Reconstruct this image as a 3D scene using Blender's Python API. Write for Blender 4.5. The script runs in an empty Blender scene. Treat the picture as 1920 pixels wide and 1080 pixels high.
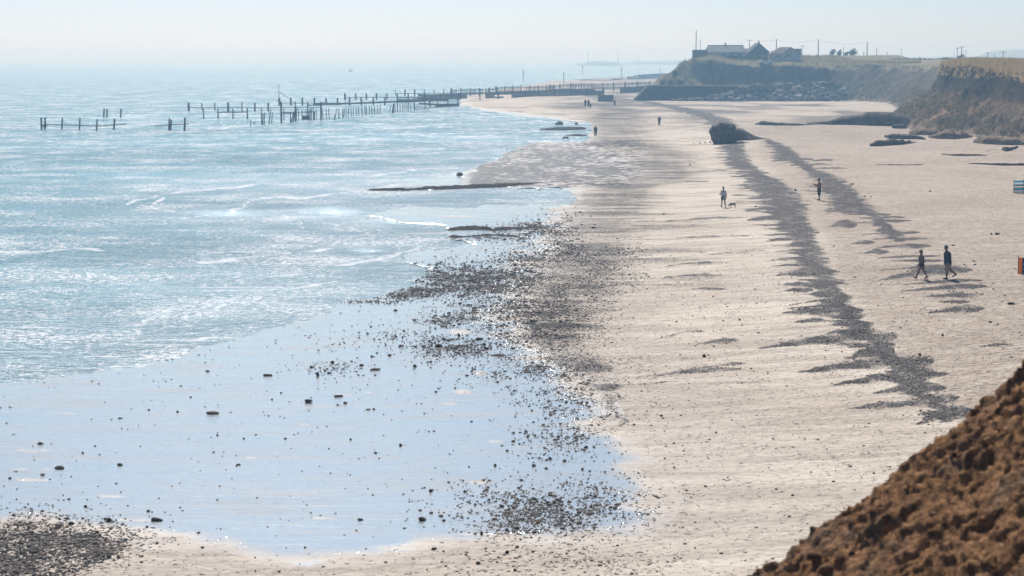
import bpy, bmesh, math, random
import numpy as np
from mathutils import Vector, Matrix, noise as mnoise

R = math.radians
rng = np.random.default_rng(7)
random.seed(7)
scene = bpy.context.scene
COL = scene.collection

# ------------------------------------------------------------------ camera
F = 3200.0                 # focal length in pixels of a 1920 wide frame
CZ = 13.2                  # eye height above the sea
TH = math.atan(433.0 / F)
cam_d = bpy.data.cameras.new("camera")
cam = bpy.data.objects.new("camera", cam_d)
COL.objects.link(cam)
cam.location = (0, 0, CZ)
cam.rotation_euler = (math.pi / 2 - TH, 0, 0)
cam_d.sensor_width = 36
cam_d.lens = 36 * F / 1920
cam_d.clip_start = 0.5
cam_d.clip_end = 60000
cam_d.dof.use_dof = True
cam_d.dof.focus_distance = 130
cam_d.dof.aperture_fstop = 1.5
scene.camera = cam

# ------------------------------------------------------------------ light
SUN_EL, SUN_AZ = R(47), R(-9)
sv = Vector((math.sin(SUN_AZ) * math.cos(SUN_EL), math.cos(SUN_AZ) * math.cos(SUN_EL), math.sin(SUN_EL)))
sun_d = bpy.data.lights.new("sun", 'SUN')
sun_d.energy = 4.3
sun_d.angle = R(0.5)
sun_d.color = (1.0, 0.975, 0.94)
sun = bpy.data.objects.new("sun", sun_d)
sun.rotation_euler = sv.to_track_quat('Z', 'Y').to_euler()
sun.location = (-30, 60, 90)
COL.objects.link(sun)

world = bpy.data.worlds.new("World")
scene.world = world
world.use_nodes = True
wn = world.node_tree
wn.nodes.clear()
sky = wn.nodes.new("ShaderNodeTexSky")
sky.sky_type = 'NISHITA'
sky.sun_disc = False
sky.sun_elevation = SUN_EL
sky.sun_rotation = SUN_AZ
sky.altitude = 0
sky.air_density = 0.5
sky.dust_density = 0.7
sky.ozone_density = 2.8
bg = wn.nodes.new("ShaderNodeBackground")
bg.inputs[1].default_value = 0.086
wo = wn.nodes.new("ShaderNodeOutputWorld")
wn.links.new(sky.outputs[0], bg.inputs[0])
wn.links.new(bg.outputs[0], wo.inputs[0])

HAZE_COL, HAZE_DEN, HAZE_G = (.43, .73, 1.0), 0.00074, 0.48
scene.view_settings.view_transform = 'Standard'
scene.view_settings.look = 'None'
scene.view_settings.exposure = 0.25
scene.view_settings.gamma = 1
scene.render.engine = 'CYCLES'
scene.cycles.max_bounces = 6
scene.cycles.volume_bounces = 0
scene.cycles.transparent_max_bounces = 6
scene.cycles.sample_clamp_direct = 0
scene.cycles.sample_clamp_indirect = 6

# ------------------------------------------------------------------ projection helpers (photo pixels 1920x1080)
ct, st = math.cos(TH), math.sin(TH)
def ray(u, v):
    t = (540.0 - v) / F
    return (u - 960.0) / F, ct + st * t, -st + ct * t
def at_z(u, v, z=0.0):
    dx, dy, dz = ray(u, v)
    k = (z - CZ) / dz
    return dx * k, dy * k
def at_y(u, v, Y):
    dx, dy, dz = ray(u, v)
    k = Y / dy
    return Vector((dx * k, Y, CZ + dz * k))
def proj(x, y, z):
    dz = z - CZ
    d = y * ct - dz * st
    return 960 + F * x / d, 540 - F * (y * st + dz * ct) / d

# ------------------------------------------------------------------ numpy noise
def _hash(ix, iy, seed):
    n = (ix.astype(np.int64) * 374761393 + iy.astype(np.int64) * 668265263 + seed * 1442695041) & 0x7fffffff
    n = (n ^ (n >> 13)) * 1274126177 & 0x7fffffff
    n = (n ^ (n >> 16)) & 0x7fffffff
    return (n % 65536) / 65535.0
def vnoise(x, y, seed=0):
    ix, iy = np.floor(x), np.floor(y)
    fx, fy = x - ix, y - iy
    fx = fx * fx * (3 - 2 * fx); fy = fy * fy * (3 - 2 * fy)
    a = _hash(ix, iy, seed); b = _hash(ix + 1, iy, seed)
    c = _hash(ix, iy + 1, seed); d = _hash(ix + 1, iy + 1, seed)
    return (a + (b - a) * fx) * (1 - fy) + (c + (d - c) * fx) * fy
def fbm(x, y, octv=4, seed=0):
    s = np.zeros_like(x); amp = 0.5; tot = 0
    for o in range(octv):
        s += amp * vnoise(x * 2 ** o + 17.3 * o, y * 2 ** o - 9.1 * o, seed + o); tot += amp; amp *= 0.5
    return s / tot
def sst(a, b, x):
    t = np.clip((x - a) / (b - a), 0, 1)
    return t * t * (3 - 2 * t)
def inside(px, py, poly):
    r = np.zeros(px.shape, bool)
    n = len(poly)
    for i in range(n):
        x0, y0 = poly[i]; x1, y1 = poly[(i + 1) % n]
        if y0 == y1: continue
        c = ((y0 > py) != (y1 > py)) & (px < (x1 - x0) * (py - y0) / (y1 - y0) + x0)
        r ^= c
    return r
def dist_poly(px, py, pts, closed=False):
    d = np.full(px.shape, 1e12)
    n = len(pts)
    for i in range(n if closed else n - 1):
        x0, y0 = pts[i]; x1, y1 = pts[(i + 1) % n]
        ex, ey = x1 - x0, y1 - y0
        L = ex * ex + ey * ey + 1e-12
        t = np.clip(((px - x0) * ex + (py - y0) * ey) / L, 0, 1)
        dd = (px - x0 - t * ex) ** 2 + (py - y0 - t * ey) ** 2
        d = np.minimum(d, dd)
    return np.sqrt(d)

# ------------------------------------------------------------------ object helpers
def tag(o, label=None, cat=None, group=None, kind=None):
    if label: o["label"] = label
    if cat: o["category"] = cat
    if group: o["group"] = group
    if kind: o["kind"] = kind
    return o
def empty(name, loc, rz=0):
    o = bpy.data.objects.new(name, None)
    o.empty_display_size = 0.3
    COL.objects.link(o); o.location = loc; o.rotation_euler = (0, 0, rz)
    return o
def link_mesh(name, me, mat, parent=None, smooth=False):
    if mat: me.materials.append(mat)
    if smooth:
        me.polygons.foreach_set("use_smooth", np.ones(len(me.polygons), bool))
    o = bpy.data.objects.new(name, me)
    COL.objects.link(o)
    if parent: o.parent = parent
    return o
def np_mesh(name, V, Q, mat, parent=None, smooth=True, attrs=None):
    me = bpy.data.meshes.new(name)
    V = np.asarray(V, np.float32); Q = np.asarray(Q, np.int32)
    k = Q.shape[1]
    me.vertices.add(len(V)); me.vertices.foreach_set("co", V.ravel())
    me.loops.add(Q.size); me.loops.foreach_set("vertex_index", Q.ravel())
    me.polygons.add(len(Q)); me.polygons.foreach_set("loop_start", np.arange(0, Q.size, k, dtype=np.int32))
    me.update(calc_edges=True)
    for an, arr in (attrs or {}).items():
        a = me.attributes.new(an, 'FLOAT', 'POINT')
        a.data.foreach_set("value", np.asarray(arr, np.float32).ravel())
    return link_mesh(name, me, mat, parent, smooth)
def grid_quads(nr, nc):
    i = np.arange(nr * nc).reshape(nr, nc)
    return np.stack([i[:-1, :-1], i[:-1, 1:], i[1:, 1:], i[1:, :-1]], -1).reshape(-1, 4)
class MB:
    def __init__(s): s.v = []; s.f = []
    def add(s, vs, fs):
        n = len(s.v); s.v += [tuple(a) for a in vs]; s.f += [tuple(n + i for i in f) for f in fs]; return s
    def box(s, c, d, rz=0.0, m=None):
        vs = []
        for x in (-.5, .5):
            for y in (-.5, .5):
                for z in (-.5, .5):
                    p = Vector((x * d[0], y * d[1], z * d[2]))
                    if rz: p = Matrix.Rotation(rz, 3, 'Z') @ p
                    p = p + Vector(c)
                    vs.append(p)
        return s.add(vs, [(0, 1, 3, 2), (4, 6, 7, 5), (0, 4, 5, 1), (2, 3, 7, 6), (0, 2, 6, 4), (1, 5, 7, 3)])
    def beam(s, a, b, w, h, taper=1.0):
        a, b = Vector(a), Vector(b); d = (b - a).normalized()
        up = Vector((0, 0, 1)) if abs(d.z) < .9 else Vector((0, 1, 0))
        x = d.cross(up).normalized(); y = x.cross(d).normalized()
        vs = []
        for p, k in ((a, 1), (b, taper)):
            for sx, sy in ((-1, -1), (1, -1), (1, 1), (-1, 1)):
                vs.append(p + x * sx * w / 2 * k + y * sy * h / 2 * k)
        return s.add(vs, [(3, 2, 1, 0), (4, 5, 6, 7), (0, 1, 5, 4), (1, 2, 6, 5), (2, 3, 7, 6), (3, 0, 4, 7)])
    def tube(s, a, b, r0, r1, n=8, caps=True):
        a, b = Vector(a), Vector(b); d = (b - a).normalized()
        up = Vector((0, 0, 1)) if abs(d.z) < .9 else Vector((0, 1, 0))
        x = d.cross(up).normalized(); y = d.cross(x).normalized()
        vs = []
        for p, r in ((a, r0), (b, r1)):
            for i in range(n):
                t = 2 * math.pi * i / n
                vs.append(p + x * math.cos(t) * r + y * math.sin(t) * r)
        fs = [(i, (i + 1) % n, n + (i + 1) % n, n + i) for i in range(n)]
        if caps: fs += [tuple(range(n - 1, -1, -1)), tuple(range(n, 2 * n))]
        return s.add(vs, fs)
    def ell(s, c, r, m=None, nu=12, nv=8):
        vs = []; fs = []
        c = Vector(c)
        def P(t, p):
            q = Vector((math.cos(t) * math.sin(p) * r[0], math.sin(t) * math.sin(p) * r[1], math.cos(p) * r[2]))
            return c + (m @ q if m else q)
        vs.append(P(0, 0))
        for j in range(1, nv):
            for i in range(nu): vs.append(P(2 * math.pi * i / nu, math.pi * j / nv))
        vs.append(P(0, math.pi))
        for i in range(nu): fs.append((0, 1 + i, 1 + (i + 1) % nu))
        for j in range(nv - 2):
            for i in range(nu):
                a = 1 + j * nu + i; b = 1 + j * nu + (i + 1) % nu
                fs.append((a, a + nu, b + nu, b))
        L = len(vs) - 1; o = 1 + (nv - 2) * nu
        for i in range(nu): fs.append((L, o + (i + 1) % nu, o + i))
        return s.add(vs, fs)
    def cap(s, a, b, r0, r1, n=12):
        s.tube(a, b, r0, r1, n); s.ell(a, (r0,) * 3, None, n, 8); s.ell(b, (r1,) * 3, None, n, 8); return s
    def build(s, name, mat, parent=None, smooth=False):
        me = bpy.data.meshes.new(name); me.from_pydata(s.v, [], s.f); me.update()
        return link_mesh(name, me, mat, parent, smooth)

# ------------------------------------------------------------------ material helpers
class NT:
    def __init__(s, name):
        s.m = bpy.data.materials.new(name); s.m.use_nodes = True
        s.t = s.m.node_tree; s.b = s.t.nodes["Principled BSDF"]; s.out = s.t.nodes["Material Output"]
        s.geo = s.t.nodes.new("ShaderNodeNewGeometry"); s.obj = s.t.nodes.new("ShaderNodeTexCoord")
    def n(s, typ, **k):
        x = s.t.nodes.new(typ)
        for a, b in k.items(): setattr(x, a, b)
        return x
    def set(s, sock, val):
        if hasattr(val, "node"): s.t.links.new(val, sock)
        elif isinstance(val, (tuple, list)):
            sock.default_value = tuple(val) + ((1,) if len(val) == 3 and sock.type == 'RGBA' else ())
        else: sock.default_value = val
    @property
    def pos(s): return s.geo.outputs["Position"]
    def mapv(s, v, sc=(1, 1, 1), rot=(0, 0, 0)):
        x = s.n("ShaderNodeMapping"); s.set(x.inputs[0], v); x.inputs[3].default_value = sc; x.inputs[2].default_value = rot
        return x.outputs[0]
    def noise(s, v, scale, detail=4, rough=.5, dist=0.0, lac=2.0):
        x = s.n("ShaderNodeTexNoise"); s.set(x.inputs["Vector"], v)
        x.inputs["Scale"].default_value = scale; x.inputs["Detail"].default_value = detail
        x.inputs["Roughness"].default_value = rough; x.inputs["Distortion"].default_value = dist
        x.inputs["Lacunarity"].default_value = lac
        return x.outputs[0]
    def voro(s, v, scale, feat='F1', out=0, rnd=1.0):
        x = s.n("ShaderNodeTexVoronoi", feature=feat); s.set(x.inputs["Vector"], v); x.inputs["Scale"].default_value = scale
        if "Randomness" in x.inputs: x.inputs["Randomness"].default_value = rnd
        return x.outputs[out]
    def attr(s, name):
        x = s.n("ShaderNodeAttribute"); x.attribute_name = name; return x.outputs["Fac"]
    def math(s, op, a, b=0.0, c=None, clamp=False):
        x = s.n("ShaderNodeMath", operation=op); x.use_clamp = clamp
        s.set(x.inputs[0], a); s.set(x.inputs[1], b)
        if c is not None: s.set(x.inputs[2], c)
        return x.outputs[0]
    def ramp(s, v, a, b, lo=0.0, hi=1.0):
        x = s.n("ShaderNodeMapRange", interpolation_type='SMOOTHSTEP'); s.set(x.inputs[0], v)
        for i, q in ((1, a), (2, b), (3, lo), (4, hi)): s.set(x.inputs[i], q)
        return x.outputs[0]
    def mix(s, f, a, b):
        x = s.n("ShaderNodeMix", data_type='RGBA'); s.set(x.inputs[0], f); s.set(x.inputs[6], a); s.set(x.inputs[7], b)
        return x.outputs[2]
    def bump(s, h, strength=1.0, dist=0.1, nrm=None):
        x = s.n("ShaderNodeBump"); s.set(x.inputs["Height"], h)
        s.set(x.inputs["Strength"], strength); x.inputs["Distance"].default_value = dist
        if nrm is not None: s.set(x.inputs["Normal"], nrm)
        return x.outputs[0]
    def fin(s, col=None, rough=None, nrm=None, spec=None):
        if col is not None: s.set(s.b.inputs["Base Color"], col)
        if rough is not None: s.set(s.b.inputs["Roughness"], rough)
        if nrm is not None: s.set(s.b.inputs["Normal"], nrm)
        if spec is not None: s.set(s.b.inputs["Specular IOR Level"], spec)
        return s.m
def simple_mat(name, c1, c2, scale=3.0, rough=.8, bump=.3, bd=.02, det=5, obj=True, spec=.12):
    t = NT(name); v = t.obj.outputs["Object"] if obj else t.pos
    n = t.noise(v, scale, det, .6)
    n2 = t.noise(v, scale * 4.3, 3, .6)
    c = t.mix(t.ramp(t.math('ADD', t.math('MULTIPLY', n, .65), t.math('MULTIPLY', n2, .35)), .35, .65), c1, c2)
    return t.fin(c, rough, t.bump(n2, bump, bd), spec)

# ------------------------------------------------------------------ shore polygons in photo pixels
LAND = [(2900, 128), (1260, 137), (1150, 146), (1040, 151), (1005, 158), (940, 168), (880, 178), (862, 187), (864, 196), (905, 207),
        (985, 220), (1060, 226), (1106, 230), (1109, 240), (1107, 250), (1103, 264), (1060, 266), (1000, 267), (962, 283),
        (925, 299), (880, 318), (815, 333), (765, 343), (690, 352), (700, 355), (800, 356.5), (900, 352), (1000, 351), (1058, 356),
        (1076, 367), (1080, 381), (1040, 386), (960, 385), (860, 387), (760, 391), (684, 403), (740, 414), (800, 421), (850, 425),
        (836, 433), (838, 443), (900, 452), (860, 459), (785, 468), (745, 482), (760, 491), (822, 498), (800, 505), (796, 520), (770, 537),
        (725, 552), (650, 566), (600, 588), (530, 612), (400, 650), (260, 682), (120, 703), (0, 718), (-300, 750), (-1200, 820),
        (-1200, 1700), (2900, 1700)]
# line between the wet flats and the dry beach
DRY = [(870, 120), (872, 196), (905, 203), (1000, 214), (1085, 224), (1108, 232), (1112, 262), (1190, 290), (1190, 330), (1110, 352), (1090, 380), (1075, 420), (1050, 470),
       (1010, 540), (985, 600), (1000, 650), (1080, 700), (1140, 750), (1160, 800), (1235, 870), (1262, 920), (1250, 970),
       (1180, 1000), (1000, 1012), (850, 1016), (700, 1035), (560, 1052), (420, 1050), (300, 1020), (200, 1000), (60, 985), (-200, 990), (-1200, 1040),
       (-1200, 1700), (2900, 1700), (2900, 100)]
DRYL = [(1120, 180), (1115, 200)] + DRY[5:19]
W = lambda pts: [at_z(u, max(v, 112), 0) for u, v in pts]

# dark shingle strokes: (tip u, tip v, root u, root v, half thickness at root)
BAND1 = [(1185, 186, 8), (1240, 196, 14), (1300, 208, 22), (1350, 226, 24), (1372, 250, 18), (1378, 275, 16), (1384, 300, 18), (1414, 325, 20),
         (1445, 348, 34), (1470, 372, 36), (1478, 398, 32), (1494, 425, 28), (1510, 450, 24), (1520, 478, 26), (1532, 505, 28),
         (1548, 535, 27), (1570, 565, 25), (1592, 595, 25), (1616, 622, 26), (1642, 648, 24), (1668, 672, 26), (1694, 696, 25), (1714, 718, 22), (1735, 740, 20), (1762, 768, 16), (1780, 790, 12)]
BAND2 = [(1440, 263, 8), (1462, 275, 16), (1482, 295, 20), (1520, 318, 10), (1548, 330, 22), (1570, 352, 26), (1590, 375, 34), (1596, 392, 40), (1640, 405, 12), (1660, 425, 10), (1678, 440, 12),
         (1685, 455, 12)]
FIN1 = [(1362, 325, 1420, 324, 2), (1368, 331, 1420, 330, 2.5), (1390, 343, 1440, 337, 4), (1396, 352, 1450, 346, 6), (1405, 373, 1470, 372, 3), (1418, 382, 1470, 380, 3),
        (1388, 397, 1470, 388, 5), (1395, 414, 1475, 408, 8), (1425, 425, 1490, 419, 2.5), (1448, 428, 1500, 426, 3), (1434, 441, 1505, 436, 3), (1436, 452, 1500, 446, 5),
        (1448, 473, 1515, 468, 3), (1446, 488, 1520, 484, 3), (1448, 498, 1520, 497, 3), (1450, 517, 1500, 514, 7), (1458, 535, 1500, 531, 3), (1468, 545, 1505, 543, 5),
        (1474, 574, 1560, 560, 3), (1472, 580, 1565, 571, 2.5), (1464, 588, 1540, 584, 8), (1487, 604, 1530, 600, 4), (1548, 625, 1600, 619, 5),
        (1420, 654, 1620, 630, 11), (1586, 652, 1650, 645, 7), (1584, 673, 1650, 657, 12), (1495, 699, 1690, 676, 13), (1566, 722, 1712, 700, 11), (1632, 737, 1730, 727, 10),
        (1594, 766, 1660, 758, 7), (1655, 762, 1752, 747, 12), (1718, 796, 1790, 772, 12), (1350, 300, 1390, 300, 3), (1340, 285, 1380, 283, 3)]
FIN2 = [(1500, 305, 1545, 300, 2), (1440, 303, 1500, 298, 3), (1470, 311, 1530, 308, 2), (1500, 318, 1560, 315, 2), (1540, 357, 1580, 350, 5), (1600, 402, 1650, 402, 2),
        (1598, 410, 1665, 407, 2.5), (1600, 418, 1675, 414, 2.5), (1552, 425, 1590, 420, 9), (1615, 440, 1690, 436, 3.5), (1634, 449, 1705, 447, 3.5), (1593, 457, 1625, 454, 5),
        (1646, 464, 1715, 461, 5), (1618, 475, 1650, 471, 6), (1640, 484, 1725, 480, 3), (1655, 489, 1735, 489, 3), (1648, 507, 1755, 499, 3.5), (1643, 526, 1765, 506, 10),
        (1690, 534, 1795, 526, 3.5), (1686, 546, 1802, 537, 5), (1725, 556, 1808, 553, 5.5), (1755, 566, 1800, 566, 3), (1738, 588, 1812, 578, 7), (1838, 650, 1884, 646, 4)]
FAINT = [(1186, 710, 1330, 692, 6), (1140, 727, 1230, 716, 3), (1305, 694, 1370, 682, 4), (1218, 640, 1290, 622, 3), (1340, 722, 1420, 716, 2), (1305, 646, 1360, 638, 6), (1245, 520, 1330, 516, 4),
         (1280, 543, 1340, 542, 4), (1240, 415, 1350, 408, 3), (1250, 448, 1360, 442, 3), (1320, 480, 1400, 470, 4), (1230, 430, 1300, 424, 3), (1245, 500, 1330, 492, 4), (1262, 325, 1380, 318, 2), (1225, 345, 1300, 340, 2)]
def strokes(u, v, lst, fray=None):
    m = np.zeros_like(u)
    for (u0, v0, u1, v1, w) in lst:
        sel = (u > u0 - 40) & (u < u1 + 60) & (v > min(v0, v1) - 30) & (v < max(v0, v1) + 30)
        if not sel.any(): continue
        uu, vv = u[sel], v[sel]
        t = (uu - u0) / (u1 - u0)
        c = v0 + (v1 - v0) * np.clip(t, 0, 1) - 0.25 * w * np.sin(np.pi * np.clip(t, 0, 1))
        hw = w * np.clip(t, 0, 1) ** .7 * np.clip((1.45 - t) / .45, 0, 1) ** .5 + .01
        d = np.abs(vv - c) / hw
        m[sel] = np.maximum(m[sel], sst(1.75, .15, d) * (t > 0))
    return m
def band(u, v, pts):
    vs = [p[1] for p in pts]; c = np.interp(v, vs, [p[0] for p in pts]); h = np.interp(v, vs, [p[2] for p in pts])
    return c, h, (v >= vs[0]) & (v <= vs[-1])

# ------------------------------------------------------------------ the beach sheet
us = np.concatenate([np.linspace(-1100, -20, 60), np.arange(-16, 1936, 2.0), np.linspace(1945, 2850, 60)])
vs_ = np.concatenate([[111.2, 112, 113, 115, 118, 121, 124, 127], np.arange(130, 200, 1.0), np.arange(200, 1100, 1.5), np.linspace(1104, 1650, 40)])
U, V = np.meshgrid(us, vs_)
X0, Y0 = at_z(U, V, 0.0)
# roughened pixel coordinates: shore edges fray on a world scale
sc = np.clip((V - 107) / 420.0, .02, 2.5)
Un = U + (fbm(X0 * .55, Y0 * .22, 4, 3) - .5) * 60 * sc
Vn = V + (fbm(X0 * .4, Y0 * .22, 4, 9) - .5) * 22 * sc
land = inside(Un, Vn, LAND)
WL = W(LAND)
sd = dist_poly(X0, Y0, WL[:-2], False)
dry = inside(Un, Vn, DRY)
sd2 = dist_poly(X0, Y0, W(DRY)[:-3], False) * np.where(dry, 1, -1)
H = np.where(land, 0.02 + np.clip(sd * .02, 0, .12), -0.03 - np.clip(sd * .03, 0, 1.6))
rise = sst(-3, 26, sd2) * 1.0
H = np.where(land, H + rise, H)
# cusps and gentle relief on the dry part
H += np.where(land, rise * (.12 * (fbm(X0 * .12, Y0 * .12, 3, 21) - .5)), 0)
ww_ = np.clip(Y0 / 32, 1.7, 6)
wet = sst(.7, -1.0, sd2 / ww_ + (fbm(X0 * .5, Y0 * .5, 4, 31) - .5) * 1.6)
# low dry humps inside the wet flats
hump = np.zeros_like(U)
for (a, b, ra, rb) in [(868, 735, 38, 9), (845, 757, 26, 4), (905, 700, 26, 7), (690, 736, 18, 3), (640, 741, 30, 4), (860, 622, 60, 8), (720, 770, 20, 3), (930, 828, 30, 4),
                       (600, 970, 60, 4), (555, 984, 70, 5), (250, 975, 60, 5), (60, 900, 60, 5), (60, 845, 60, 10), (60, 880, 80, 5), (900, 905, 45, 7), (890, 1000, 60, 6), (470, 858, 30, 3),
                       (570, 795, 20, 2), (770, 400, 80, 3), (860, 405, 80, 3), (970, 470, 40, 4), (960, 495, 30, 5), (200, 930, 60, 4), (120, 775, 60, 4)]:
    hump = np.maximum(hump, np.exp(-(((U - a) / ra) ** 2 + ((V - b) / rb) ** 2) * 1.2))
hump = .45 * sst(.6, 1.1, hump * (.55 + .9 * fbm(X0 * 2.2, Y0 * 1.2, 4, 77)))
wet = wet * (1 - .8 * hump)
H += np.where(land, .012 * hump, 0)
Vw = V + (fbm(X0 * .9, Y0 * .9, 4, 5) - .5) * 10 * sc
Uw = U + (fbm(X0 * .9, Y0 * .9, 4, 6) - .5) * 46 * sc
c1, h1, ok1 = band(Uw, Vw, BAND1)
c2, h2, ok2 = band(Uw, Vw, BAND2)
comb = fbm(X0 * .25, Y0 * np.clip(1.1 - V / 1400, .25, 1), 3, 41)
left1 = h1 * (1 + 4.5 * np.clip(comb - .42, 0, 1))
left2 = h2 * (1 + 4.5 * np.clip(comb - .42, 0, 1))
d1 = np.where(Uw < c1, (c1 - Uw) / left1, (Uw - c1) / h1)
d2 = np.where(Uw < c2, (c2 - Uw) / left2, (Uw - c2) / h2)
dark = np.maximum(sst(1.75, .25, d1) * ok1, sst(1.75, .25, d2) * ok2)
dark = np.maximum(dark, strokes(Uw * .35 + U * .65, Vw * .35 + V * .65, FIN1 + FIN2))
dark = np.maximum(dark, .62 * strokes(U, V * .5 + Vw * .5, FAINT))
# second faint berm further up, near the far groyne
# broad pebbly tone of the lower beach: strong near the wet line, fading uphill
low = np.interp(V, [160, 200, 262, 300, 380, 450, 540, 620, 680, 740, 800], [60, 80, 90, 95, 110, 110, 130, 95, 70, 25, 0])
lowm = sst(1.25, .2, np.abs(Uw - np.interp(V, [p[1] for p in DRYL], [p[0] for p in DRYL]) - low * .55) / np.maximum(low, 8)) * (V < 800) * (V > 186)
streak = fbm(X0 * .12 + Y0 * .02, Y0 * .75, 4, 51)
lowm = lowm * (.45 + .75 * sst(.22, .78, streak))
midm = sst(.50, .72, fbm(X0 * .10, Y0 * .5, 4, 61)) * sst(1500, 1200, U) * dry * .5 * sst(900, 500, V)
# grey shingle sheet on the upper beach far away
farg = sst(300, 180, V) * sst(900, 1120, U + (fbm(X0 * .05, Y0 * .05, 3, 72) - .5) * 200) * (.25 + .4 * sst(.4, .65, fbm(X0 * .06, Y0 * .04, 4, 71)))
dark = dark * (.62 + .48 * sst(.3, .7, fbm(X0 * 1.2, Y0 * .8, 3, 45)))
shing = np.clip(np.maximum.reduce([dark, lowm * .55, midm, farg * dry]), 0, 1)
# pebble spits on the flats
spit = np.zeros_like(U)
pl = [(-50, 1003), (60, 995), (150, 1003), (230, 1022), (150, 1060), (60, 1100), (-200, 1100)]
dd = dist_poly(Uw, Vw * 2, [(a, b * 2) for a, b in pl], True)
spit = .62 * np.where(inside(Uw, Vw, pl), 1.0, np.exp(-dd / 30))
for (a, b, ra, rb, am) in [(690, 563, 50, 6, .45), (770, 548, 60, 12, .8), (840, 522, 55, 17, .9), (905, 530, 90, 26, .95), (960, 585, 100, 36, .6), (870, 600, 70, 12, .5), (890, 650, 110, 20, .55), (1040, 600, 70, 70, .55), (1040, 690, 110, 28, .45),
                           (1080, 750, 80, 40, .30), (1060, 830, 70, 34, .33), (1030, 955, 130, 42, .60), (960, 985, 80, 22, .45), (140, 1010, 90, 18, .4), (1000, 500, 60, 34, .45), (1010, 430, 60, 14, .5), (950, 445, 70, 6, .5),
                           (1050, 395, 40, 20, .3), (1160, 960, 70, 46, .25), (1030, 1055, 190, 30, .25), (720, 640, 90, 26, .12), (640, 690, 60, 14, .2), (1050, 460, 30, 40, .5)]:
    spit = np.maximum(spit, .50 * am * np.exp(-(((Uw - a) / ra) ** 2 + ((Vw - b) / rb) ** 2) * .8))
rz = sst(850, 900, Uw) * sst(258, 268, V) * sst(356, 346, V) * sst(1240, 1120, Uw)
reef = rz * (.62 + .5 * sst(.35, .7, fbm(X0 * .16, Y0 * .10, 5, 81)))
reef = np.maximum(reef, np.exp(-((V - 351 + (U - 900) * .012) / 5) ** 2) * sst(680, 760, U) * sst(1130, 1060, U) * .75)
peb = np.clip(np.maximum(spit, reef), 0, 1) * land
wet = np.where(rz > .01, wet * (1 - .45 * rz) + .1 * rz, wet) * land + wet * (1 - land)
damp = sst(9, 0, sd2) * (1 - wet)
P = at_z(U, V, H)
GX, GY = P
BEACH_V = np.stack([GX, GY, H], -1).reshape(-1, 3)

def lookup(u, v, A):
    j = int(np.clip(np.searchsorted(us, u) - 1, 0, len(us) - 2)); i = int(np.clip(np.searchsorted(vs_, v) - 1, 0, len(vs_) - 2))
    a = min(max((u - us[j]) / (us[j + 1] - us[j]), 0), 1); b = min(max((v - vs_[i]) / (vs_[i + 1] - vs_[i]), 0), 1)
    return (A[i, j] * (1 - a) + A[i, j + 1] * a) * (1 - b) + (A[i + 1, j] * (1 - a) + A[i + 1, j + 1] * a) * b
def ground(u, v, sink=0.0):
    h = lookup(u, v, H)
    x, y = at_z(u, v, h)
    return Vector((x, y, h - sink))
def shore(u, v):
    """point on the beach or, over the sea, on the water"""
    h = max(lookup(u, v, H), 0.0)
    x, y = at_z(u, v, h)
    return Vector((x, y, h))
def ground_h(x, y):
    z = 0.5
    for _ in range(6):
        u, v = proj(x, y, z); z = float(lookup(u, v, H))
    return z

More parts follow.
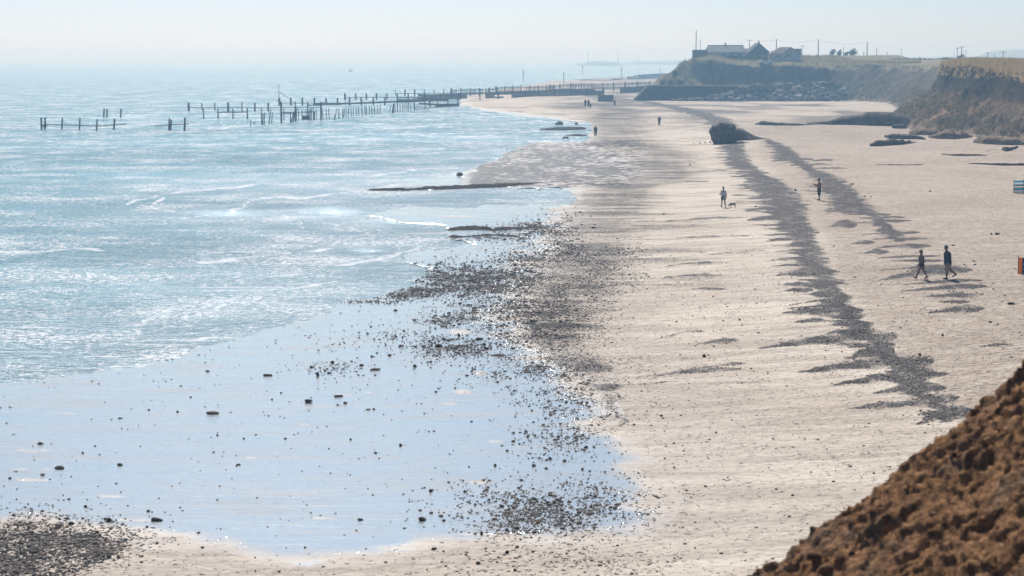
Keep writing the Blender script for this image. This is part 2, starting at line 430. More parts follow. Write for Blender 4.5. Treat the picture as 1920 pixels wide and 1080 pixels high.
def beach_material():
    t = NT("beach sand"); p = t.pos
    wetA, shA, pebA, dampA = t.attr("wet"), t.attr("shingle"), t.attr("pebbly"), t.attr("damp")
    big = t.noise(p, .09, 4, .55); mid = t.noise(p, .9, 5, .6); fine = t.noise(p, 9, 4, .65)
    ps = t.mapv(p, (.16, 1.3, 1), (0, 0, .05)); strk = t.noise(ps, .8, 6, .68, .4); coarse = t.attr('coarse')
    sand = t.mix(t.ramp(strk, .38, .66), (.69, .605, .495), (.455, .385, .312))
    sand = t.mix(t.ramp(big, .4, .65, 0, .45), sand, (.42, .335, .265))
    sand = t.mix(t.ramp(mid, .60, .74, 0, .35), sand, (.30, .24, .20))
    sand = t.mix(t.math('MULTIPLY', coarse, t.ramp(mid, .3, .6, .35, .9)), sand, (.40, .31, .235))
    # small dark debris and footprints, their shadows painted as dark specks
    foot = t.voro(t.mapv(p, (1, 1.0, 1)), 2.6, 'F1', 0)
    speck = t.ramp(t.noise(t.mapv(p, (.8, 1.3, 1)), 4.2, 5, .75), .50, .60)
    sand = t.mix(t.math('MULTIPLY', speck, t.math('ADD', .45, t.math('MULTIPLY', coarse, .3))), sand, (.16, .13, .11))
    # shingle: many small stones of mixed grey and flint brown
    cell = t.n("ShaderNodeTexVoronoi"); t.set(cell.inputs["Vector"], p); cell.inputs["Scale"].default_value = 11
    cellc = t.n("ShaderNodeSeparateColor"); t.set(cellc.inputs[0], cell.outputs["Color"])
    stone = t.mix(cellc.outputs[0], (.048, .042, .043), (.175, .155, .147))
    stone = t.mix(t.ramp(cellc.outputs[1], .86, .9), stone, (.42, .39, .36))
    edge = t.math('ADD', t.math('MULTIPLY', fine, .35), t.math('MULTIPLY', mid, .35))
    thr = t.math('SUBTRACT', 1.10, shA)
    cellf = t.n("ShaderNodeTexVoronoi"); t.set(cellf.inputs["Vector"], p); cellf.inputs["Scale"].default_value = 1.5
    cellfc = t.n("ShaderNodeSeparateColor"); t.set(cellfc.inputs[0], cellf.outputs["Color"])
    farA = t.attr("far")
    rnd = t.math('ADD', t.math('MULTIPLY', cellc.outputs[1], t.math('SUBTRACT', 1.0, farA)), t.math('MULTIPLY', cellfc.outputs[1], farA))
    shm = t.ramp(t.math('SUBTRACT', t.math('ADD', t.math('MULTIPLY', cellc.outputs[2], .45), edge), thr), -.24, .20, 0, .90)
    col = t.mix(shm, sand, stone)
    # damp margin
    col = t.mix(t.math('MULTIPLY', dampA, .25), col, (.40, .36, .33))
    pm = t.ramp(t.math('SUBTRACT', t.math('ADD', t.math('MULTIPLY', rnd, 1.1), t.math('MULTIPLY', mid, .25)), t.math('SUBTRACT', 1.22, pebA)), -.04, .06)
    wetcol = t.mix(t.ramp(strk, .35, .7), (.42, .375, .335), (.31, .28, .26))
    col = t.mix(t.math('MULTIPLY', wetA, .85), col, wetcol)
    col = t.mix(pm, col, t.mix(cellc.outputs[0], (.065, .058, .056), (.22, .195, .18)))
    # relief
    hgt = t.math('ADD', t.math('MULTIPLY', t.math('MINIMUM', foot, .5), .5), t.math('MULTIPLY', mid, .5))
    hgt = t.math('ADD', hgt, t.math('MULTIPLY', fine, .22))
    dryf = t.math('SUBTRACT', 1.0, wetA)
    b1 = t.bump(t.math('MULTIPLY', t.math('MULTIPLY', hgt, t.math('POWER', dryf, 6.0)), t.math('ADD', t.ramp(big, .35, .65, .25, .6), t.math('MULTIPLY', coarse, .7))), 1.0, .34)
    b2 = t.bump(t.math('MULTIPLY', t.math('MULTIPLY', cell.outputs["Distance"], -1), t.math('MULTIPLY', t.math('MAXIMUM', shm, pm), dryf)), .8, .5, b1)
    rip = t.noise(t.mapv(p, (.25, 3.0, 1), (0, 0, .10)), 1.6, 4, .6)
    b3 = t.bump(t.math('MULTIPLY', rip, wetA), .36, .05, b2)
    wetg = t.math('MULTIPLY', wetA, t.math('SUBTRACT', 1.0, t.math('MULTIPLY', pm, .7)))
    t.fin(col, t.math('SUBTRACT', .85, t.math('MULTIPLY', wetA, .5)), b3, .25)
    gl = t.n("ShaderNodeBsdfGlossy"); t.set(gl.inputs["Roughness"], t.ramp(wetA, .2, 1.0, .30, .150))
    gl.inputs["Color"].default_value = (.96, 1, .91, 1); t.set(gl.inputs["Normal"], b3)
    fr = t.n("ShaderNodeFresnel"); fr.inputs["IOR"].default_value = 3.2; t.set(fr.inputs["Normal"], b3)
    film = t.ramp(t.math('ADD', wetA, t.math('MULTIPLY', t.math('SUBTRACT', t.noise(t.mapv(p, (.4, 1.4, 1)), .5, 6, .65), .5), 1.0)), .42, 1.20)
    mx = t.n("ShaderNodeMixShader")
    t.set(mx.inputs[0], t.math('MULTIPLY', t.math('MULTIPLY', film, wetg), t.math('MULTIPLY', fr.outputs[0], 1.15, None, True)))
    t.set(mx.inputs[1], t.b.outputs[0]); t.set(mx.inputs[2], gl.outputs[0]); t.set(t.out.inputs[0], mx.outputs[0])
    return t.m
M_beach = beach_material()
beach = np_mesh("beach", BEACH_V, grid_quads(*U.shape), M_beach, None, True,
                {"coarse": np.clip(sst(0, 70, U - np.interp(V, [p[1] for p in BAND1], [p[0] for p in BAND1])) * sst(190, 260, V) * .8 + sst(24, 6, dist_poly(X0, Y0, [at_z(a, b) for a, b in [(1600, 225), (1700, 246), (1800, 262), (1925, 272), (2200, 300)]])) * .5, 0, 1) * dry, "far": sst(430, 290, V), "wet": wet, "shingle": shing, "pebbly": peb, "damp": damp})
tag(beach, "pale sandy beach with dark shingle bands and wet flats by the sea", "beach", None, "structure")

# ------------------------------------------------------------------ the sea
FOAM = [([(235, 384), (262, 376), (300, 364), (340, 360), (400, 356), (480, 346)], 4), ([(265, 384), (283, 388), (300, 391), (330, 398)], 3), ([(283, 388), (292, 376), (308, 370)], 4),
        ([(310, 408), (345, 409), (380, 405), (420, 399), (450, 393)], 3.5), ([(455, 392), (465, 384), (475, 375), (500, 372), (560, 371), (640, 362), (760, 346)], 4),
        ([(530, 400), (552, 410), (567, 418), (562, 427), (555, 437)], 2.5), ([(575, 413), (610, 418), (640, 424), (695, 437)], 2.5),
        ([(380, 492), (430, 489), (470, 484), (520, 477), (580, 472), (625, 466)], 3.5), ([(380, 478), (430, 474), (480, 471)], 3), ([(640, 497), (690, 489), (740, 478), (790, 467)], 3.5),
        ([(0, 475), (60, 472), (130, 469), (190, 468)], 3), ([(195, 496), (250, 495)], 2.5), ([(160, 502), (195, 500)], 2.5), ([(380, 543), (430, 542), (480, 540), (560, 535), (640, 529)], 3),
        ([(495, 516), (560, 512)], 3), ([(0, 527), (60, 525)], 2.5), ([(240, 614), (330, 611), (430, 605)], 2), ([(240, 642), (330, 638), (470, 632)], 3), ([(160, 672), (250, 669), (360, 662)], 2),
        ([(200, 686), (290, 684)], 2), ([(580, 233), (640, 231)], 1), ([(700, 243), (760, 239), (800, 237)], 2), ([(690, 330), (760, 322), (800, 317)], 3), ([(560, 245), (700, 240)], 1.2), ([(880, 318), (930, 300), (965, 283)], 2),
        ([(1000, 227), (1060, 229), (1104, 232)], 1.4), ([(990, 265), (1050, 265), (1100, 262)], 1.5), ([(860, 208), (900, 212), (985, 222)], 1.5), ([(820, 332), (860, 325)], 2), ([(200, 458), (260, 456), (330, 454)], 2), ([(330, 430), (420, 427)], 2)]
su = np.concatenate([np.linspace(-2600, -20, 60), np.arange(-16, 1300, 3.0), np.linspace(1310, 4200, 40)])
sv_ = np.concatenate([[110.9, 111.5, 112.5, 114, 116], np.arange(118, 200, 2.0), np.arange(200, 760, 2.0), np.linspace(766, 1100, 20)])
SU, SV = np.meshgrid(su, sv_)
SX, SY = at_z(SU, SV, 0.0)
foam = np.zeros_like(SU)
wsc = np.clip((SV - 107) / 350, .05, 2)
SUw = SU + (fbm(SX * .5, SY * .5, 4, 13) - .5) * 34 * wsc; SVw = SV + (fbm(SX * .4, SY * .4, 4, 14) - .5) * 14 * wsc
for pts, w in FOAM:
    d = dist_poly(SUw, SVw * 1.8, [(a, b * 1.8) for a, b in pts])
    foam = np.maximum(foam, np.exp(-(d / (w * 1.5)) ** 2))
ssd = dist_poly(SX, SY, WL[:-2])
edge = np.exp(-(ssd / 1.1) ** 2) * .25
foam = np.maximum(foam, edge)
shallow = sst(45, 0, ssd) * sst(120, 400, SV)
calm = np.zeros_like(SU)
for (a, b, ra, rb) in [(420, 400, 100, 10), (620, 395, 80, 12), (760, 415, 80, 10), (690, 470, 60, 8), (40, 800, 300, 60)]:
    calm = np.maximum(calm, np.exp(-(((SU - a) / ra) ** 2 + ((SV - b) / rb) ** 2)))
def sea_material():
    t = NT("sea water"); p = t.pos
    fo, sh, ca = t.attr("foam"), t.attr("shallow"), t.attr("calm")
    a = t.noise(t.mapv(p, (.55, 1.0, 1), (0, 0, .15)), .55, 6, .62, .6)
    b = t.noise(t.mapv(p, (.5, 1.0, 1), (0, 0, -.1)), 2.3, 4, .6, .4)
    swell = t.noise(t.mapv(p, (.25, 1.0, 1), (0, 0, .10)), .13, 5, .6, .3)
    patch = t.ramp(t.noise(t.mapv(p, (.35, 1.0, 1)), .03, 5, .65), .35, .65, .45, 1.0)
    amp = t.math('MULTIPLY', patch, t.math('SUBTRACT', 1.0, t.math('MAXIMUM', t.math('MULTIPLY', sh, .35), t.math('MULTIPLY', ca, .8))))
    h = t.math('ADD', t.math('MULTIPLY', a, .70), t.math('MULTIPLY', b, 1.0))
    h = t.math('ADD', t.math('MULTIPLY', h, amp), t.math('MULTIPLY', swell, .55))
    nb = t.bump(h, 1.0, 1.7); t.b.inputs['Specular Tint'].default_value = (.70, .90, 1, 1)
    col = t.mix(sh, (.075, .39, .49), (.29, .44, .50))
    t.fin(col, .21, nb, .5)
    t.b.inputs["IOR"].default_value = 1.42
    fn = t.math('ADD', t.math('MULTIPLY', t.noise(t.mapv(p, (.6, 1.4, 1)), 1.8, 6, .75), .8), t.math('MULTIPLY', swell, .4))
    fm = t.ramp(t.math('ADD', t.math('MULTIPLY', fo, .62), fn), 0.94, 1.30, 0, .8)
    # sun glints painted as diffuse white flecks, from ripples to wave groups
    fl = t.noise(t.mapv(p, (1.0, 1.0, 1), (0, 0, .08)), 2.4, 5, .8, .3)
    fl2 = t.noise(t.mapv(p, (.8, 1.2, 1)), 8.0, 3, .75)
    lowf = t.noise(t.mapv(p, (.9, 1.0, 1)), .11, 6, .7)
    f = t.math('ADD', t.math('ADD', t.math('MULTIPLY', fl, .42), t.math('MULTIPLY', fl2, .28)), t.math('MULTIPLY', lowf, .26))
    glint_flecks = t.ramp(f, .492, .540, 0, .92)
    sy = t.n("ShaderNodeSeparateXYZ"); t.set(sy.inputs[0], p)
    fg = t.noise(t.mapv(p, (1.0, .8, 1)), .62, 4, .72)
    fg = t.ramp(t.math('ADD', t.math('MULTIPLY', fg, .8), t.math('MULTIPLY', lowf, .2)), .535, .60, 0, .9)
    glint_flecks = t.math('MAXIMUM', glint_flecks, t.math('MULTIPLY', fg, t.ramp(sy.outputs[1], 150, 320)))
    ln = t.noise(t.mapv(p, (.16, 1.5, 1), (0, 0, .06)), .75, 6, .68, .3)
    glint_flecks = t.math('MAXIMUM', glint_flecks, t.math('MULTIPLY', t.ramp(ln, .58, .65, 0, .6), sh))
    fm = t.math('MAXIMUM', fm, t.math('MULTIPLY', glint_flecks, t.math('SUBTRACT', 1.0, t.math('MULTIPLY', ca, .9))))
    dif = t.n("ShaderNodeBsdfDiffuse"); dif.inputs[0].default_value = (.86, .87, .87, 1)  # white for the foam and for the painted glints
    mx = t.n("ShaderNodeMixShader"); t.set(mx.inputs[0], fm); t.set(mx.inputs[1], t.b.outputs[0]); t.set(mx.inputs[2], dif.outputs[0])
    t.set(t.out.inputs[0], mx.outputs[0])
    return t.m
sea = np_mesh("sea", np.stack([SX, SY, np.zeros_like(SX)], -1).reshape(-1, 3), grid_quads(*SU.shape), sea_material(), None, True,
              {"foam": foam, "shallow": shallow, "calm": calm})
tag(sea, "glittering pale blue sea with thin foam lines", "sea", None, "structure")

# ------------------------------------------------------------------ cliffs and the upland behind them
TOEPX = [(2800, 330), (2200, 292), (1920, 268), (1860, 262), (1800, 257), (1740, 250), (1700, 244), (1680, 232)]
TOE = [at_z(u, v, 1.0) for u, v in TOEPX] + [(73, 338), (80, 361), (86, 385), (92, 412), (97, 440), (98.5, 461), (94, 482), (82, 493), (62, 496), (46, 496), (39, 499), (38.5, 506),
       (46, 525), (60, 570), (80, 650), (120, 800), (260, 1200), (700, 2600), (1500, 5200), (6000, 5200), (6000, 100)]
cu = np.concatenate([np.arange(1170, 1940, 1.8), np.linspace(1950, 3300, 70)])
cy = np.concatenate([np.arange(205, 240, 1.5), np.arange(240, 420, .55), np.arange(420, 478, .9), np.arange(478, 530, .45), np.arange(530, 640, 4), np.geomspace(650, 5100, 50)])
CU, CY = np.meshgrid(cu, cy)
CX = (CU - 960) / F * CY
gul = (fbm(CX * .18, CY * .10, 5, 101) - .5) * 5.5 + (fbm(CX * .9, CY * .5, 4, 102) - .5) * 1.3
D = dist_poly(CX, CY, TOE[:-2]) * np.where(inside(CX, CY, TOE), 1, -1)
Dd = D + gul * sst(-3, 4, D)
pn = np.interp(Dd, [-6, -1.5, 0, 4.5, 9.0, 10.6, 11.4, 14, 36, 120, 400], [-4, -.6, .8, 3.3, 6.1, 9.1, 9.9, 10.3, 12.3, 12.7, 12.6])
pm_ = np.interp(Dd, [-6, -1.5, 0, 4, 9, 13, 15, 18, 60, 150, 400], [-4, -.6, .8, 3, 6.5, 9.6, 11.1, 11.4, 12.3, 12.6, 12.4])
pf = np.interp(Dd, [-6, -1.5, 0, 3, 8, 10, 12.5, 14, 17, 30, 60, 150, 400], [-4, -.6, .8, 4.4, 5.2, 6, 10.4, 11.0, 11.5, 13.2, 13.8, 13.7, 12.8])
xb = np.clip((CY - 505) * .5, 0, 45); wf = sst(96, 88, CX - xb) * sst(470, 485, CY)
wm = sst(390, 425, CY) * (1 - wf)
CH = pn * (1 - wm - wf) + pm_ * wm + pf * wf
CH += wf * 2.0 * np.exp(-(((CX - 57) / 7) ** 2 + ((CY - 516) / 11) ** 2)) * sst(11, 14, Dd)
pl_ = np.interp(Dd, [-6, -1.5, 0, 2, 13, 16, 30, 400], [-4, -.6, .8, 4.8, 14.0, 14.2, 13.6, 12.6])
CH = np.where(CY > 485, np.maximum(CH, pl_ * sst(57, 51, CX) + CH * sst(51, 57, CX)), CH)
CH += sst(8.5, 10.2, CH) * 2.0 * sst(258, 300, CY) * sst(420, 380, CY) * sst(34, 10, Dd)
slopez = sst(.5, 2, CH) * (.25 + .75 * sst(8, 4.5, CH)) * sst(12.5, 9, CH)
CH += slopez * ((fbm(CX * .7, CY * .7, 5, 111) - .5) * 1.7 + (fbm(CX * 2.5, CY * 2.5, 3, 112) - .5) * .55)
CH += sst(10, 11, CH) * (fbm(CX * .15, CY * .12, 4, 120) - .5) * .7
CH += sst(1200, 2500, CY) * sst(300, 900, CX) * 26 * fbm(CX * .002, CY * .001, 3, 130)
def cliff_material():
    t = NT("cliff earth and grass"); p = t.pos
    sp = t.n("ShaderNodeSeparateXYZ"); t.set(sp.inputs[0], p)
    nz = t.n("ShaderNodeSeparateXYZ"); t.set(nz.inputs[0], t.geo.outputs["Normal"])
    big = t.noise(p, .12, 4, .6); mid = t.noise(p, .7, 5, .65); fine = t.noise(p, 3.5, 5, .7)
    gully = t.noise(t.mapv(p, (1.2, 1.2, .35)), .5, 5, .65)
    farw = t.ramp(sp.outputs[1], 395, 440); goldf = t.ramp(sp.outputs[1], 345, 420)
    earth = t.mix(t.ramp(mid, .35, .65), (.085, .048, .028), (.24, .145, .085))
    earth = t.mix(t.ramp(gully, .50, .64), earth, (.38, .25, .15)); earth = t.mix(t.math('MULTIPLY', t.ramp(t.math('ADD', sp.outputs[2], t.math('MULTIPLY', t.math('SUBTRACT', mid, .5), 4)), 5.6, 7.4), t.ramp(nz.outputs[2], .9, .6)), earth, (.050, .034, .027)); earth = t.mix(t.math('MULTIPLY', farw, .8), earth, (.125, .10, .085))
    scrub = t.mix(t.ramp(fine, .35, .65), (.055, .052, .034), (.15, .12, .075))
    veg = t.ramp(t.math('ADD', t.math('MULTIPLY', big, .5), t.math('MULTIPLY', fine, .5)), .47, .56)
    low = t.ramp(sp.outputs[2], 4.0, 7.5, .8, 0.10)
    body = t.mix(t.math('MULTIPLY', veg, low), earth, scrub)
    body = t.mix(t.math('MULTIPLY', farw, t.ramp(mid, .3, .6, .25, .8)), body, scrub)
    gold = t.mix(t.ramp(fine, .3, .7), (.60, .43, .22), (.27, .20, .11))
    green = t.mix(t.ramp(fine, .3, .7), (.19, .165, .095), (.31, .26, .155))
    grass = t.mix(t.ramp(t.math('ADD', t.math('MULTIPLY', goldf, .6), t.math('MULTIPLY', big, .5)), .45, .75), gold, green)
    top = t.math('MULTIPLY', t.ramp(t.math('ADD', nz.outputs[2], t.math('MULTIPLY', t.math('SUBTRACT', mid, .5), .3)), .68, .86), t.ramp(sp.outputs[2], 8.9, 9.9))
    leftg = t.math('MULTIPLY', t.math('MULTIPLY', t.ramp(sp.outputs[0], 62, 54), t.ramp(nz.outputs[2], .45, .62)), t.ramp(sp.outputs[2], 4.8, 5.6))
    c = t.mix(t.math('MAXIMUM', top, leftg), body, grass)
    sandf = t.math('MULTIPLY', t.ramp(sp.outputs[2], 2.6, 1.0), t.ramp(mid, .4, .6))
    c = t.mix(t.math('MULTIPLY', sandf, .8), c, (.42, .33, .25))
    b1 = t.bump(mid, .8, .6); b2 = t.bump(fine, .9, .22, b1)
    return t.fin(c, .95, b2, .1)
M_cliff = cliff_material()
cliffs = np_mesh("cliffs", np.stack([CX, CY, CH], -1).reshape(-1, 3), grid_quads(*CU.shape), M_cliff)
tag(cliffs, "eroded brown earth cliffs with a grassy top along the back of the beach", "cliffs", None, "structure")
def upland(x, y):
    d = (np.abs(CX - x) * 2 + np.abs(CY - y)); i = int(np.argmin(d)); return float(CH.ravel()[i])

def leafy(t, col, tr=.45):
    t.fin(col, .9, None, .1)
    a = t.n("ShaderNodeBsdfTranslucent"); t.set(a.inputs[0], col); m = t.n("ShaderNodeMixShader"); m.inputs[0].default_value = tr
    t.set(m.inputs[1], t.b.outputs[0]); t.set(m.inputs[2], a.outputs[0]); t.set(t.out.inputs[0], m.outputs[0]); return t.m
# grass tufts on the near cliff top
def tufts(name, pts, hgt, mat, label, blades=7):
    Vv = []; Fv = []; T = []
    for (x, y, z) in pts:
        tone = random.random()
        for b in range(blades):
            a = random.uniform(0, 6.28); r = random.uniform(0, .28); h = hgt * random.uniform(.35, 1.5) * (.5 + tone); w = random.uniform(.03, .07)
            bx, by = x + r * math.cos(a), y + r * math.sin(a); a2 = random.uniform(0, 3.14)
            dx, dy = math.cos(a2) * w, math.sin(a2) * w; k = random.uniform(-.35, .35) * h
            n = len(Vv)
            Vv += [(bx - dx, by - dy, z - .1), (bx + dx, by + dy, z - .1), (bx + k, by + random.uniform(-.2, .2) * h, z + h)]
            Fv.append((n, n + 1, n + 2)); T += [tone] * 3
    o = np_mesh(name, np.array(Vv), np.array(Fv), mat, None, False, {"tone": T})
    return tag(o, label, "grass", None, "stuff")
tg = NT("dry grass"); M_dry = leafy(tg, tg.mix(tg.attr("tone"), (.62, .46, .26), (.34, .26, .14)))
sel = np.argwhere((CH > 9.6) & (CU > 1560) & (CU < 1960) & (CY > 245) & (CY < 430) & (D < 45))
pk = sel[rng.choice(len(sel), min(15000, len(sel)), replace=False)]
pts = [(CX[i, j] + rng.uniform(-.4, .4), CY[i, j] + rng.uniform(-.4, .4), CH[i, j]) for i, j in pk]
tufts("cliff_grass", pts, .55, M_dry, "golden dry grass along the top of the near cliff")
sel = np.argwhere((CH > 10.4) & (CU > 1240) & (CU < 1720) & (CY > 485) & (CY < 530) & (D < 40))
pk = sel[rng.choice(len(sel), 4000, replace=False)]
tg2 = NT("green grass"); M_gr = leafy(tg2, tg2.mix(tg2.attr("tone"), (.19, .17, .09), (.34, .28, .16)))
tufts("headland_grass", [(CX[i, j], CY[i, j], CH[i, j]) for i, j in pk], .5, M_gr, "short rough grass on the headland in front of the bungalows", 5)
# scrub clumps on talus
sel = np.argwhere((CH > 1.5) & (CH < 8) & (CU > 1560) & (CU < 1960) & (CY > 235) & (CY < 490) & (D > 0))
pk = sel[rng.choice(len(sel), 7000, replace=False)]
pk = [q for q in pk if vnoise(np.array([CX[q[0], q[1]] * .35]), np.array([CY[q[0], q[1]] * .35]), 5)[0] > .5]
tg3 = NT("scrub leaves"); M_scrub = leafy(tg3, tg3.mix(tg3.attr("tone"), (.06, .06, .035), (.26, .20, .11)))
tufts("cliff_scrub", [(CX[i, j], CY[i, j], CH[i, j]) for i, j in pk], .5, M_scrub, "low scrub growing over the slumped cliff foot", 8)

# ------------------------------------------------------------------ the foreground spur of cliff
def spur():
    nx, ny = 800, 600
    xs = np.linspace(-1.5, 18, nx); ys = np.linspace(6, 30, ny)
    x, y = np.meshgrid(xs, ys)
    crest = 21.5 + .6 * (fbm(x * .5, x * 0 + 3, 3, 7) - .5)
    z = 6.27 + .835 * (x - 2.95) + .10 * np.sin(x * .9)
    z = z - np.clip(y - crest, 0, None) * 2.2 - np.clip(crest - y, 0, None) * .03
    # clods elongated down the slope
    a = x * .62 + z * .78; b = y
    big = fbm(a * .6, b * 1.1, 4, 201) - .5
    cl = fbm(a * 1.5, b * 4.2, 5, 202) - .5
    fi = np.abs(fbm(a * 4, b * 9, 4, 203) - .5)
    vor = fbm(a * 9, b * 19, 3, 204)
    lay = fbm(a * .9, b * 5, 3, 206) - .5
    lump = sst(.52, .72, fbm(a * 3.2, b * 4.6, 2, 207))
    d = big * .24 + cl * .22 + lay * .16 - fi * .26 + vor * .12 + (fbm(a * 20, b * 24, 3, 205) - .5) * .10
    x = x - d * .62; z = z + d * .78; y = y + (fbm(a * 3, b * 3, 3, 208) - .5) * .25
    z = np.maximum(z, -.5)
    t = NT("brown cliff clay"); p = t.pos
    n1 = t.noise(p, 1.3, 4, .6); n2 = t.noise(p, 7, 5, .7); n3 = t.noise(t.mapv(p, (1, 1, 1)), 24, 3, .6)
    c = t.mix(t.ramp(n2, .32, .68), (.115, .056, .027), (.42, .225, .105))
    c = t.mix(t.ramp(n1, .5, .68, 0, .7), c, (.20, .135, .09))
    c = t.mix(t.ramp(n3, .68, .76, 0, .5), c, (.33, .27, .21))
    M = t.fin(c, .92, t.bump(n3, .8, .04, t.bump(n2, .9, .12)), .12)
    o = np_mesh("near_cliff_slope", np.stack([x, y, z], -1).reshape(-1, 3), grid_quads(ny, nx), M)
    tag(o, "rough brown clay slope of the near cliff falling to the sand", "cliff slope", None, "structure")
    # loose clods and stones lying on the slope: uncountable
    Vs, Fs = [], []
    base = ico()
    for k in range(2600):
        i = rng.integers(8, ny - 8); j = rng.integers(8, nx - 8)
        if y[i, j] > crest[i, j] - .2 or y[i, j] < 13: continue
        s = .015 + .075 * rng.random() ** 4
        c = np.array([x[i, j], y[i, j], z[i, j] + s * .3])
        q = base[0] * (1 + rng.normal(0, .16, base[0].shape)) * s * np.array([1.3, 1.3, .8])
        Fs.append(base[1] + len(Vs) * 12); Vs.append(q + c)
    t = NT("loose clods"); M2 = t.fin(t.mix(t.ramp(t.noise(t.pos, 5, 2), .4, .6), (.05, .026, .013), (.20, .115, .06)), .95, None, .1)
    o = np_mesh("loose_clods", np.concatenate(Vs), np.concatenate(Fs), M2, None, False)
    tag(o, "loose clay clods strewn over the near cliff slope", "clods", None, "stuff")
def ico():
    bm = bmesh.new(); bmesh.ops.create_icosphere(bm, subdivisions=1, radius=1)
    v = np.array([p.co[:] for p in bm.verts]); f = np.array([[q.index for q in g.verts] for g in bm.faces]); bm.free()
    return v, f
spur()
# ------------------------------------------------------------------ materials for the built things
M_timber = simple_mat("weathered timber", (.035, .032, .030), (.09, .08, .07), 2.0, .85, .5, .02)
M_timber2 = simple_mat("wet timber", (.018, .018, .018), (.05, .045, .04), 2.5, .6, .5, .02)
M_steel = simple_mat("rusty steel", (.055, .035, .028), (.10, .07, .055), 1.2, .7, .3, .01)
M_steelgrey = simple_mat("grey steel piling", (.05, .045, .045), (.10, .085, .08), .5, .7, .3, .02)
M_conc = simple_mat("concrete", (.36, .35, .32), (.24, .23, .21), 1.2, .9, .3, .02)
M_concd = simple_mat("dark stained concrete", (.10, .10, .10), (.17, .165, .16), .8, .9, .4, .03)
M_pole = simple_mat("tarred pole", (.05, .045, .04), (.10, .09, .08), 2, .9, .2, .01)

def post(name, u, vb, vt, wpx, parent=None, lean=0.0, mat=None, base=None, sink=.9, square=True, yaw=None):
    """a timber standing where photo pixel (u, vb) meets the ground; lean = pixels its top is shifted"""
    p = shore(u, vb) if base is None else base
    k = p.y / F
    h = (vb - vt) * k * 1.01; w = max(wpx * k, .10)
    top = Vector((p.x + lean * k, p.y + random.uniform(-.12, .12), p.z + h))
    d = (top - p).normalized(); a = p - d * sink
    mb = MB()
    if square: mb.beam(a, top, w, w * random.uniform(.8, 1.1), .93)
    else: mb.tube(a, top, w / 2, w / 2 * .85, 8)
    if parent:
        mb.v = [tuple(Vector(q) - parent.location) for q in mb.v]
    else:
        mb.v = [tuple(Vector(q) - p) for q in mb.v]
    o = mb.build(name, mat or M_timber, parent)
    if not parent: o.location = p
    return o
def rail(name, pts, th, Y, parent, mat=None, dep=None):
    """pts = photo pixels along the beam at distance Y (or a Y per point)"""
    mb = MB()
    Ys = Y if isinstance(Y, (list, tuple)) else [Y] * len(pts)
    q = [at_y(u, v, y) - parent.location for (u, v), y in zip(pts, Ys)]
    for a, b in zip(q[:-1], q[1:]):
        mb.beam(a, b, dep or .25, max(th * Ys[0] / F, .07))
    return mb.build(name, mat or M_timber, parent)
def Yof(v): return at_z(960, v, 0)[1]

def revetment(label, posts, rails, group=None, vb=None):
    u0, v0 = posts[0][0], posts[0][1]
    root = empty("timber_revetment", shore(u0, v0)); tag(root, label, "revetment", group)
    for p in posts: post("post", p[0], p[1], p[2], p[3], root, p[4] if len(p) > 4 else 0)
    for r in rails: rail("rail", r[0], r[1], r[2], root)
    return root
GRV = "broken timber revetments standing in the shallow sea"
Ya = Yof(243) + .25
revetment("leftmost broken timber frame in the sea, six posts on a sagging rail", [(78, 244, 221, 3), (84.5, 242, 221, 3, 1), (116, 242, 222, 2.5, 2), (149, 243, 222, 2.5, 2), (181, 244, 224, 2.5, 2), (213.5, 243, 223, 3, 2)],
          [([(78, 234), (110, 234), (150, 235), (183, 236.5), (215, 234), (237, 232.8)], 1.6, Ya), ([(80, 237), (88, 236)], 3, Ya + .3)], GRV)
revetment("short timber frame in the sea with three posts on one tilted rail", [(317, 244, 222, 3, 1.5), (320, 244, 225, 2.5, 2), (346, 245, 221, 3.5, 1.5)],
          [([(291, 236.2), (320, 233.6), (354, 232.3)], 1.7, Yof(244) + .3)], GRV)
revetment("low timber frame of four posts and a rail beside the long thin-railed row", [(382, 223, 204, 2), (409, 223, 204, 2.2), (437, 223, 204, 2), (464, 223, 203, 2.4)],
          [([(408, 210.5), (465, 210)], 1.9, Yof(223) + .3)], GRV)
revetment("long row of posts on a thin straight rail reaching left from the tall mast", [(354, 208, 193, 4), (379, 207, 193, 2), (403, 207, 193, 2.2), (428, 209, 192.5, 3.6), (454, 209, 192, 2), (478, 209, 193, 3), (503, 209.5, 193, 3)],
          [([(352, 201.6), (525, 202.2)], 1.0, Yof(208.6) + .3)], GRV)
r_ = revetment("timber row with a tall thin mast and diagonal stay at its left end", [(524, 197, 184, 4), (545.5, 197, 184, 3.4), (567, 197, 183.5, 3.2), (589.5, 197, 183.5, 3.2), (611.5, 195, 184, 3), (633, 197, 184, 3), (655.5, 197.5, 182, 3), (677.5, 197.5, 182.5, 3), (700, 196.5, 182.5, 3), (721.5, 197, 183, 2.8), (745, 193, 175, 2.8), (765.5, 193, 174.5, 2.8)],
          [([(523, 193.4), (600, 193.4)], 1.0, Yof(197) + .3), ([(588, 194.4), (660, 194), (720, 191.5), (790, 188.6)], 3.2, Yof(197) + .35), ([(583, 196.8), (640, 196.5)], 1.2, Yof(197) + .8)], GRV)
post("mast", 523.3, 197, 159, .9, r_); k_ = Yof(197)
rail("stay", [(524, 172), (545, 187)], .7, k_ + .05, r_, M_steel, .08)
revetment("second row of posts further out behind the masted timber row", [(647, 187, 175, 3.6), (667, 187, 175.5, 3), (687, 187, 175, 3), (706, 187, 175, 3), (724, 187, 175.4, 1.6), (726.6, 187, 175.2, 1.4)],
          [([(647, 182.6), (700, 182.6), (790, 182)], 1.0, Yof(187) + .3)], GRV)
